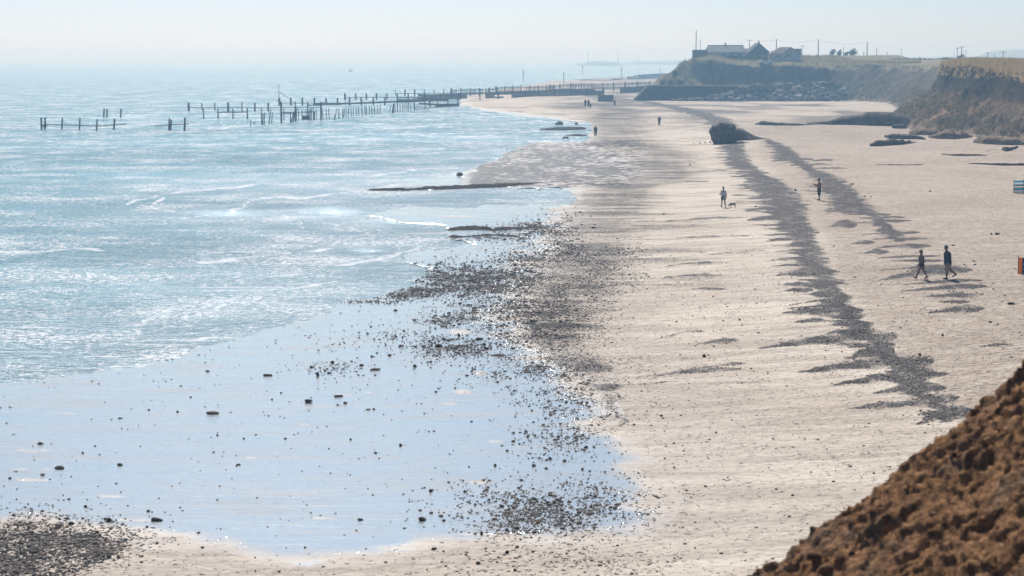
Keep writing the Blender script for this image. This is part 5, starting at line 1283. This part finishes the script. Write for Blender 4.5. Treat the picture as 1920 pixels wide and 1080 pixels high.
def far_mast(label, u, vt, vb, Y, arm=True):
    p = at_y(u, vb, Y); zt = at_y(u, vt, Y).z
    r = empty("far_mast", p); tag(r, label, "mast", "masts on the hazy headland")
    part(MB().tube((p.x, Y, p.z - 3), (p.x, Y, zt), .5, .3, 6), "pole", M_pole, r)
    if arm: part(MB().box((p.x, Y, zt - 3.5), (3.6, .4, .5)), "crossarm", M_pole, r)
far_mast("leftmost mast with a cross arm on the hazy far headland", 1103, 95, 117, 2600)
far_mast("thin plain mast at the right end of the hazy far headland", 1159, 96, 117, 2650, False)
far_mast("shortest faint mast on the second strip of hazy land", 1197, 105, 116, 3000)
def boat():
    p = Vector((*at_z(658, 134, 0), 0)); r = empty("fishing_boat", p); tag(r, "small dark boat on the open sea behind the timber rows", "boat")
    mb = MB(); L = 4.2
    pts = [(-L / 2, .0), (-L / 2, .9), (-L * .1, .85), (L * .35, 1.0), (L / 2, 1.15), (L * .38, .0)]
    n = len(pts); mb.add([(x, -.7, z - .15) for x, z in pts] + [(x, .7, z - .15) for x, z in pts], [tuple(range(n - 1, -1, -1)), tuple(range(n, 2 * n))] + [(i, (i + 1) % n, (i + 1) % n + n, i + n) for i in range(n)])
    mb.build("hull", M_timber, r); MB().box((-.9, 0, 1.35), (1.2, 1.1, 1.3)).build("wheelhouse", M_timber, r); MB().tube((.2, 0, .7), (.2, 0, 2.2), .05, .04).build("mast", M_pole, r)
boat()
def yacht():
    Y = 6500.0; p = at_y(389, 112.5, Y); p.z = 0; r = empty("sailing_yacht", p); tag(r, "very faint sailing yacht on the hazy horizon at left", "yacht")
    MB().box((0, 0, .8), (11, 3, 1.8)).build("hull", M_white, r); MB().tube((0, 0, 1), (0, 0, 18), .3, .2, 6).build("mast", M_pole, r)
    MB().add([(-.3, 0, 3), (-4.5, .1, 3), (-.3, 0, 17), (-.3, .3, 3), (-4.5, .4, 3), (-.3, .3, 17)], [(0, 1, 2), (5, 4, 3), (0, 3, 4, 1), (1, 4, 5, 2), (2, 5, 3, 0)]).build("sail", M_walld, r)
yacht()

# ---------------------------------------------------------------- people and dogs
def cloth(name, c1, c2=None, sc_=14): return simple_mat(name, c1, c2 or tuple(x * .75 for x in c1), sc_, .85, .2, .004)
M_skin = cloth("skin", (.30, .17, .115)); M_hair = cloth("dark hair", (.035, .024, .018)); M_shoe = cloth("dark shoes", (.03, .028, .03)); M_eye = cloth("eye", (.02, .02, .02))
def solid(name, mb, mat, parent, vox):
    o = mb.build(name, mat, parent, True)
    m = o.modifiers.new("remesh", 'REMESH'); m.mode = 'VOXEL'; m.voxel_size = vox; m.use_smooth_shade = True
    s = o.modifiers.new("smooth", 'SMOOTH'); s.factor = .5; s.iterations = 2
    return o
def person(label, loc, rz, H=1.72, pose=None, clothes=None, vox=.010, hair=M_hair, fem=False, scale_w=1.0, group=None):
    """pose angles in degrees: hipL/R kneeL/R, shL/R (fwd swing), elL/R (flex), spL/R (outward), lean, head"""
    P = dict(hipL=0, hipR=0, kneeL=0, kneeR=0, shL=0, shR=0, elL=12, elR=12, spL=7, spR=7, lean=3, head=0); P.update(pose or {})
    r = empty("person", loc, rz); tag(r, label, "person", group)
    s = H / 1.75; k = s * scale_w * 1.10
    V3 = lambda x, y, z: Vector((x, y, z))
    ln = R(P['lean']); up = V3(0, math.sin(ln), math.cos(ln))
    pel = V3(0, 0, 0); chest = pel + up * .36 * s; nb = pel + up * .54 * s; hd = nb + V3(0, math.sin(ln + R(P['head'])) * .19, math.cos(ln + R(P['head'])) * .19) * s
    J = {}
    for sd_, n in ((-1, 'L'), (1, 'R')):
        hip = pel + V3(sd_ * .088 * k, 0, -.03 * s); a = R(P['hip' + n]); b = R(P['knee' + n])
        kn = hip + V3(sd_ * .01, math.sin(a), -math.cos(a)) * .43 * s; an = kn + V3(0, math.sin(a - b), -math.cos(a - b)) * .41 * s
        ft = max(-35, min(25, math.degrees(a - b) * .6)); fd = V3(sd_ * .08, math.cos(R(ft)), math.sin(R(ft)))
        heel = an + V3(0, -.045, -.05) * s; toe = heel + fd * .205 * s
        sh = nb - up * .075 * s + V3(sd_ * (.165 if fem else .185) * k, 0, 0); c = R(P['sh' + n]); e = R(P['el' + n]); o_ = R(P['sp' + n])
        el = sh + V3(sd_ * math.sin(o_), math.sin(c) * math.cos(o_), -math.cos(c) * math.cos(o_)) * .285 * s
        wr = el + V3(sd_ * math.sin(o_) * .3, math.sin(c + e), -math.cos(c + e)) * .25 * s
        hdv = (wr - el).normalized()
        J[n] = (hip, kn, an, heel, toe, sh, el, wr, hdv)
    low = min(min(J[n][3].z, J[n][4].z) for n in 'LR') - .032 * s
    off = V3(0, 0, -low)
    A = lambda p: p + off
    b = MB()
    b.cap(A(pel) - V3(0, 0, .02 * s), A(pel + up * .12 * s), .135 * k, .12 * k)
    for sd_ in (-1, 1):
        b.cap(A(pel) + V3(sd_ * .06 * k, 0, 0), A(chest) + V3(sd_ * (.06 if fem else .075) * k, 0, 0), .105 * k, .115 * k)
        b.cap(A(chest) + V3(sd_ * .07 * k, 0, 0), A(nb) - up * .07 * s + V3(sd_ * .11 * k, 0, 0), .112 * k, .06 * k)
    b.cap(A(nb) - up * .05 * s, A(hd) - V3(0, 0, .05 * s), .062 * s, .052 * s)
    b.ell(A(hd) + V3(0, .005, .02) * s, (.074 * s, .092 * s, .112 * s), None, 16, 12); b.ell(A(hd) + V3(0, .045, -.055) * s, (.048 * s, .05 * s, .05 * s))
    b.cap(A(hd) + V3(0, .088, .02) * s, A(hd) + V3(0, .108, -.012) * s, .010 * s, .015 * s)
    for sd_ in (-1, 1): b.ell(A(hd) + V3(sd_ * .076, -.005, .005) * s, (.012 * s, .022 * s, .034 * s))
    for n, sd_ in (('L', -1), ('R', 1)):
        hip, kn, an, heel, toe, sh, el, wr, hv = [q for q in J[n]]
        b.cap(A(hip), A(kn), .092 * k, .056 * k); b.cap(A(kn), A(an), .054 * k, .036 * k); b.ell(A(kn + (an - kn) * .3) + V3(0, -.018 * s, 0), (.052 * k, .055 * k, .11 * s))
        b.cap(A(an), A(heel), .037 * s, .032 * s); b.cap(A(heel), A(toe), .034 * s, .026 * s)
        b.cap(A(sh), A(el), .052 * k, .038 * k); b.cap(A(el), A(wr), .038 * k, .026 * k)
        side = hv.cross(V3(1, 0, 0)).normalized()
        pc = wr + hv * .055 * s; b.cap(A(wr), A(pc + hv * .025 * s), .026 * s, .034 * s)
        for i in range(4):
            base = wr + hv * .085 * s + side * (i - 1.5) * .021 * s; L_ = (.036, .042, .040, .032)[i] * s
            m1 = base + hv * L_ + V3(-sd_ * .010, 0, 0); b.cap(A(base), A(m1), .0105 * s, .0095 * s, 8); b.cap(A(m1), A(m1 + (hv * .8 + V3(-sd_ * .6, 0, 0)).normalized() * L_ * .8), .0095 * s, .008 * s, 8)
        tb = wr + hv * .03 * s + side * -.022 * s; b.cap(A(tb), A(tb + (hv * .7 - side * .7).normalized() * .055 * s), .012 * s, .0095 * s, 8)
    solid("body", b, M_skin, r, vox)
    for sd_ in (-1, 1): MB().ell(A(hd) + V3(sd_ * .030, .088, .018) * s, (.010 * s, .007 * s, .007 * s), None, 8, 6).build("eye", M_eye, r, True)
    C = clothes or {}
    if 'top' in C:
        m, ex, slv = C['top'][:3]; hem = C['top'][3] if len(C['top']) > 3 else 0.0
        t = MB()
        t.cap(A(pel) - up * (.02 + hem) * s, A(pel + up * .1 * s), (.140 + ex) * k, (.130 + ex) * k)
        for sd_ in (-1, 1):
            t.cap(A(pel) + V3(sd_ * .055 * k, 0, 0) - up * hem * s, A(chest) + V3(sd_ * .07 * k, 0, 0), (.112 + ex) * k, (.122 + ex) * k)
            t.cap(A(chest) + V3(sd_ * .07 * k, 0, 0), A(nb) - up * .08 * s + V3(sd_ * .10 * k, 0, 0), (.118 + ex) * k, (.068 + ex * .5) * k)
        for n in 'LR':
            sh, el, wr = J[n][5:8]
            if slv > 0: t.cap(A(sh), A(sh.lerp(el, min(slv, 1))), (.062 + ex * .6) * k, (.052 + ex * .6) * k)
            if slv > 1: t.cap(A(el), A(el.lerp(wr, slv - 1)), (.050 + ex * .5) * k, (.040 + ex * .4) * k)
        solid("shirt" if not fem else "top", t, m, r, vox)
    if 'bottom' in C:
        m, ln_, fl = C['bottom'][:3]; t = MB()
        t.cap(A(pel) - V3(.04, 0, .02) * s, A(pel) + V3(.04, 0, .02) * s, .148 * k, .148 * k)
        for n in 'LR':
            hip, kn, an = J[n][0:3]
            t.cap(A(hip), A(hip.lerp(kn, min(ln_, 1))), (.108) * k, (.074 + fl) * k)
            if ln_ > 1: t.cap(A(kn), A(kn.lerp(an, ln_ - 1)), (.072 + fl) * k, (.058 + fl) * k)
        solid("shorts" if ln_ <= 1 else "trousers", t, m, r, vox)
    if 'shoe' in C:
        for n in 'LR':
            heel, toe, an = J[n][3], J[n][4], J[n][2]; t = MB(); t.cap(A(heel) + V3(0, 0, .004), A(toe) + V3(0, 0, .004), .044 * s, .038 * s); t.cap(A(heel), A(heel.lerp(an, .5)), .042 * s, .042 * s)
            solid("shoe", t, C['shoe'], r, vox)
    hm = MB(); hm.ell(A(hd) + V3(0, -.014, .036) * s, (.082 * s, .094 * s, .098 * s), None, 16, 10); hm.ell(A(hd) + V3(0, -.05, -.02) * s, (.062 * s, .05 * s, .075 * s))
    if fem: hm.cap(A(hd) + V3(0, -.07, 0) * s, A(hd) + V3(0, -.075, -.15) * s, .045 * s, .03 * s)
    solid("hair", hm, hair, r, vox)
    if 'cap' in C:
        t = MB(); t.ell(A(hd) + V3(0, -.004, .058) * s, (.088 * s, .102 * s, .078 * s), None, 16, 10); t.ell(A(hd) + V3(0, .115, .052) * s, (.062 * s, .072 * s, .012 * s)); solid("cap", t, C['cap'], r, vox)
    if 'hat' in C:
        t = MB(); c = A(hd); t.tube(c + V3(0, 0, .035) * s, c + V3(0, 0, .15) * s, .100 * s, .078 * s, 20); t.tube(c + V3(0, 0, .026) * s, c + V3(0, 0, .048) * s, .152 * s, .104 * s, 20); solid("sun_hat", t, C['hat'], r, vox)
    if 'pack' in C:
        t = MB(); t.cap(A(chest) + V3(0, -.19, .12) * s, A(chest) + V3(0, -.19, -.16) * s, .12 * s, .13 * s)
        for sd_ in (-1, 1): t.cap(A(nb) + V3(sd_ * .1, -.12, -.06) * s, A(chest) + V3(sd_ * .12, .12, 0) * s, .022 * s, .022 * s)
        solid("backpack", t, C['pack'], r, vox)
    J['head'] = A(hd); J['off'] = off
    return r, J
FACE_L, FACE_R, AWAY, TOWARD = R(90), R(-90), 0.0, R(180)
def gp(u, v): return ground(u, v)
navy = cloth("navy shirt", (.035, .055, .10)); beige = cloth("beige shorts", (.42, .34, .27)); grey = cloth("grey green hat", (.17, .20, .20)); blue = cloth("blue shoes", (.05, .08, .17))
pat = NT("dark patterned top"); M_pat = pat.fin(pat.mix(pat.ramp(pat.noise(pat.obj.outputs["Object"], 22, 3), .5, .56), (.022, .025, .032), (.14, .15, .17)), .85)
dark = cloth("black shorts", (.022, .022, .028)); white_top = cloth("pale blue vest", (.50, .54, .58)); darkcap = cloth("dark cap", (.07, .07, .08)); blackc = cloth("black clothes", (.03, .032, .036)); greyc = cloth("grey clothes", (.09, .10, .11))
k_at = lambda v, z=.9: at_z(960, v, z)[1] / F
person("man in a grey sun hat, navy shirt and beige shorts walking left", gp(1776, 523), FACE_L, 1.80, dict(hipL=8, kneeL=6, hipR=-16, kneeR=38, shL=-2, shR=-14, elL=16, elR=28, spL=4, spR=5, lean=5, head=16),
       dict(top=(navy, .03, 1.5, .08), bottom=(beige, .92, .035), hat=grey, shoe=blue), .010, cloth("grey hair", (.18, .17, .16)), False, 1.12)
person("woman in a cap and dark patterned top striding left in bare legs", gp(1727, 523), FACE_L, 1.60, dict(hipL=24, kneeL=2, hipR=-22, kneeR=10, shL=14, shR=-26, elL=20, elR=62, lean=4, head=2),
       dict(top=(M_pat, .016, 0, .14), bottom=(dark, .28, .01), cap=grey, shoe=M_shoe), .010, M_hair, True, 1.06)
pr, J2 = person("shirtless man in dark shorts standing, looking down at his hands", gp(1535.5, 375.2), FACE_L + .15, 1.80, dict(hipL=2, kneeL=3, hipR=-2, kneeR=2, shL=26, shR=30, elL=88, elR=84, lean=-2, head=22), dict(bottom=(cloth("dark blue shorts", (.03, .035, .05)), 1.0, .03), shoe=M_shoe), .012, M_hair, False, 1.0)
ph = MB().box((0, 0, 0), (.075, .012, .15)).build("phone", M_eye, None); hh = (J2['L'][7] + J2['R'][7]) / 2 + J2['off'] + Vector((0, .10, .06)); ph.location = Vector(pr.location) + Matrix.Rotation(FACE_L + .15, 3, 'Z') @ hh; ph.rotation_euler = (-.5, 0, FACE_L)
tag(ph, "dark phone held up by the shirtless man", "phone")
person("person in a pale vest, dark shorts and cap walking beside a small dog", gp(1356, 388.8), AWAY + .25, 1.68, dict(hipL=10, kneeL=4, hipR=-12, kneeR=14, shL=16, shR=-12, elL=70, elR=16, spR=14, lean=2, head=4), dict(top=(white_top, .010, 0, .02), bottom=(dark, .5, .02), cap=darkcap, shoe=M_shoe), .012, M_hair, True, 1.0)
person("lone walker in dark clothes with a backpack beside the far bay", gp(1116.5, 255.2), AWAY + .1, 1.74, dict(hipL=5, hipR=-6, kneeR=8, shL=5, shR=-5), dict(top=(blackc, .03, 1.8, .06), bottom=(blackc, 1.9, .02), pack=greyc, shoe=M_shoe), .018)
person("lone walker in grey clothes on the grey shingle by the bay", gp(1236, 235.2), TOWARD, 1.72, dict(hipL=6, hipR=-8, kneeR=10, shL=8, shR=-8), dict(top=(greyc, .03, 1.8, .05), bottom=(blackc, 1.9, .02), shoe=M_shoe), .018)
person("left walker of the far family group, standing in dark clothes", gp(1097.5, 199.6), TOWARD + .3, 1.78, dict(hipL=8, hipR=-10, kneeR=8), dict(top=(blackc, .035, 1.8, .06), bottom=(blackc, 1.9, .03), shoe=M_shoe), .02)
person("right adult of the far family group beside the child", gp(1103.5, 200), TOWARD, 1.74, dict(hipL=4, hipR=-4), dict(top=(blackc, .04, 1.8, .1), bottom=(blackc, 1.9, .03), shoe=M_shoe), .02)
person("small child in the far family group", gp(1107.2, 203), TOWARD - .2, 1.22, dict(hipL=10, hipR=-8), dict(top=(greyc, .03, 1.5, .05), bottom=(blackc, 1.9, .02), shoe=M_shoe), .02)
person("small lone figure just right of the dark concrete block", gp(1152.5, 198.4), TOWARD, 1.45, dict(hipL=3, hipR=-3), dict(top=(cloth("rust jacket", (.12, .06, .05)), .03, 1.8, .05), bottom=(blackc, 1.9, .02), shoe=M_shoe), .02)
def dog(label, loc, rz, L=.62, mat=None, head_low=True, tail_up=True, wet_=0):
    r = empty("dog", loc, rz); tag(r, label, "dog")
    s = L / .62; V3 = lambda x, y, z: Vector((x, y, z)) * s
    b = MB(); zb = .36
    b.cap(V3(0, .20, zb), V3(0, .05, zb - .005), .095 * s, .085 * s); b.cap(V3(0, .05, zb), V3(0, -.22, zb + .015), .082 * s, .072 * s); b.ell(V3(0, .2, zb - .02), (.085 * s, .09 * s, .11 * s))
    if head_low: n1, h1 = V3(0, .34, zb - .06), V3(0, .42, zb - .15)
    else: n1, h1 = V3(0, .30, zb + .08), V3(0, .38, zb + .17)
    b.cap(V3(0, .24, zb + .02), n1, .070 * s, .055 * s); b.cap(n1, h1, .055 * s, .058 * s); mz = h1 + (V3(0, .09, -.07) if head_low else V3(0, .12, -.03)); b.cap(h1, mz, .045 * s, .024 * s)
    for sx in (-1, 1):
        b.cap(h1 + V3(sx * .045, -.01, .03), h1 + V3(sx * .065, -.02, -.03), .018 * s, .012 * s, 8)
        st_ = .05 * sx
        b.cap(V3(sx * .055, .21, zb - .03), V3(sx * .055, .20 + st_, zb - .19), .040 * s, .023 * s); b.cap(V3(sx * .055, .20 + st_, zb - .19), V3(sx * .055, .21 + st_ * 1.3, .02), .022 * s, .018 * s); b.cap(V3(sx * .055, .21 + st_ * 1.3, .018), V3(sx * .055, .245 + st_ * 1.3, .015), .019 * s, .016 * s)
        b.cap(V3(sx * .05, -.21, zb), V3(sx * .055, -.16 - st_, zb - .14), .058 * s, .034 * s); b.cap(V3(sx * .055, -.16 - st_, zb - .14), V3(sx * .055, -.27 - st_, .13), .030 * s, .019 * s); b.cap(V3(sx * .055, -.27 - st_, .13), V3(sx * .055, -.245 - st_, .02), .018 * s, .017 * s); b.cap(V3(sx * .055, -.245 - st_, .018), V3(sx * .055, -.21 - st_, .015), .018 * s, .015 * s)
    if tail_up: b.cap(V3(0, -.27, zb + .04), V3(0, -.36, zb + .15), .022 * s, .016 * s, 8); b.cap(V3(0, -.36, zb + .15), V3(0, -.36, zb + .27), .016 * s, .009 * s, 8)
    else: b.cap(V3(0, -.27, zb + .04), V3(0, -.42, zb + .02), .022 * s, .010 * s, 8)
    solid("body", b, mat or M_dogb, r, .009 * s * (2 if L > .8 else 1))
    MB().ell(mz + V3(0, .02, .008), (.012 * s,) * 3, None, 8, 6).build("nose", M_eye, r, True)
M_dogb = cloth("brown dog fur", (.075, .045, .03)); M_dogk = cloth("black dog fur", (.02, .02, .022))
dog("small brown dog sniffing the sand with its tail up beside the walker", gp(1374, 389), FACE_L, .50, M_dogb)
dog("black dog paddling in the shallow bay near the lone walker", Vector((*at_z(1061.5, 262.6, 0), -.08)), FACE_L, .85, M_dogk, True, False)

# ---------------------------------------------------------------- windbreaks at the right edge
def windbreak():
    g = gp(1900, 362.5); k = g.y / F; h = 24.2 * k; W_ = .95
    r = empty("windbreak", g); tag(r, "teal, white and tan striped windbreak on poles at the right edge", "windbreak")
    t = NT("striped canvas"); sp = t.n("ShaderNodeSeparateXYZ"); t.set(sp.inputs[0], t.obj.outputs["Object"])
    cr = t.n("ShaderNodeValToRGB"); cr.color_ramp.interpolation = 'CONSTANT'; e = cr.color_ramp.elements
    cols = [(0, (.05, .30, .40)), (.10, (.70, .74, .76)), (.24, (.05, .30, .42)), (.34, (.18, .50, .60)), (.40, (.55, .40, .28)), (.47, (.70, .72, .72)), (.56, (.05, .32, .44)), (.66, (.55, .42, .30)), (.72, (.72, .75, .77)), (.82, (.20, .52, .62)), (.92, (.05, .32, .44))]
    e[0].position, e[0].color = cols[0][0], cols[0][1] + (1,)
    e[1].position, e[1].color = cols[1][0], cols[1][1] + (1,)
    for p_, c_ in cols[2:]:
        q = e.new(p_); q.color = c_ + (1,)
    t.set(cr.inputs[0], t.math('DIVIDE', sp.outputs[2], h)); t.b.inputs["Transmission Weight"].default_value = 0
    M = t.fin(cr.outputs[0], .8)
    tr = t.n("ShaderNodeBsdfTranslucent"); t.set(tr.inputs[0], cr.outputs[0]); mx = t.n("ShaderNodeMixShader"); mx.inputs[0].default_value = .65; t.set(mx.inputs[1], t.b.outputs[0]); t.set(mx.inputs[2], tr.outputs[0]); t.set(t.out.inputs[0], mx.outputs[0])
    for i in range(5):
        x0 = i * W_; y0 = (0, .25, .0, .3, .1)[i]; x1 = x0 + W_; y1 = (0, .25, .0, .3, .1, .2)[i + 1]
        n = 8; mb = MB(); vs = []
        for a in range(n + 1):
            f = a / n; bow = .07 * math.sin(math.pi * f)
            for zz in (.04, h * .5, h): vs.append((x0 + (x1 - x0) * f, y0 + (y1 - y0) * f - bow, zz - (.03 * math.sin(math.pi * f) if zz == h else 0)))
        fs = [(a * 3 + j, (a + 1) * 3 + j, (a + 1) * 3 + j + 1, a * 3 + j + 1) for a in range(n) for j in range(2)]
        o = mb.add(vs, fs).build("canvas", M, r, True); so = o.modifiers.new("thick", 'SOLIDIFY'); so.thickness = .006
        MB().tube((x0, y0, -.25), (x0, y0, h + .06), .018, .018, 8).build("pole", M_timber, r)
windbreak()
def windbreak2():
    g = gp(1909, 513); k = g.y / F; h = 30.5 * k
    r = empty("windbreak", g); tag(r, "orange windbreak with a navy panel and pale blue ring at the right edge", "windbreak")
    to = NT("orange canvas"); M_or = leafy(to, to.mix(to.noise(to.obj.outputs["Object"], 6, 2), (.80, .34, .05), (.70, .28, .04)), .5); M_nv = cloth("navy canvas", (.03, .06, .12)); M_lb = cloth("pale blue print", (.45, .60, .75))
    MB().box((.10, 0, h / 2), (.20, .03, h)).build("canvas", M_or, r)
    MB().box((.80, 0, h / 2 - .0), (1.20, .026, h * .98)).build("panel", M_nv, r)
    MB().box((1.9, .02, h / 2), (1.0, .03, h)).build("canvas", M_or, r)
    MB().box((.85, -.005, h * .93), (1.10, .03, h * .1)).build("border", M_or, r)
    ring = MB(); n = 28
    for i in range(n):
        a0, a1 = 2 * math.pi * i / n, 2 * math.pi * (i + 1) / n; c = (.46, -.018, h * .45)
        ring.beam((c[0] + math.cos(a0) * .22, c[1], c[2] + math.sin(a0) * .22), (c[0] + math.cos(a1) * .22, c[1], c[2] + math.sin(a1) * .22), .008, .045)
        ring.beam((c[0] + math.cos(a0) * .09, c[1], c[2] + math.sin(a0) * .09), (c[0] + math.cos(a1) * .09, c[1], c[2] + math.sin(a1) * .09), .008, .05)
    ring.build("ring_print", M_lb, r)
    for x in (.0, 1.4, 2.4): MB().tube((x, .03, -.25), (x, .03, h + .12), .02, .02, 8).build("pole", M_timber, r)
windbreak2()
# ------------------------------------------------------------------ sea haze: one closed box of even air
def haze():
    m = bpy.data.materials.new("haze"); m.use_nodes = True; t = m.node_tree
    t.nodes.remove(t.nodes["Principled BSDF"])
    pv = t.nodes.new("ShaderNodeVolumePrincipled")
    pv.inputs["Color"].default_value = HAZE_COL + (1,)
    pv.inputs["Absorption Color"].default_value = (.85, 1, 1, 1)
    pv.inputs["Density"].default_value = HAZE_DEN
    pv.inputs["Anisotropy"].default_value = HAZE_G
    t.links.new(pv.outputs[0], t.nodes["Material Output"].inputs["Volume"])
    b = MB().box((0, 5700, 11), (26000, 14600, 36))
    o = b.build("haze", m); tag(o, "thin pale sea haze over the water and the coast", "haze", None, "stuff")
    o.visible_shadow = True
haze()
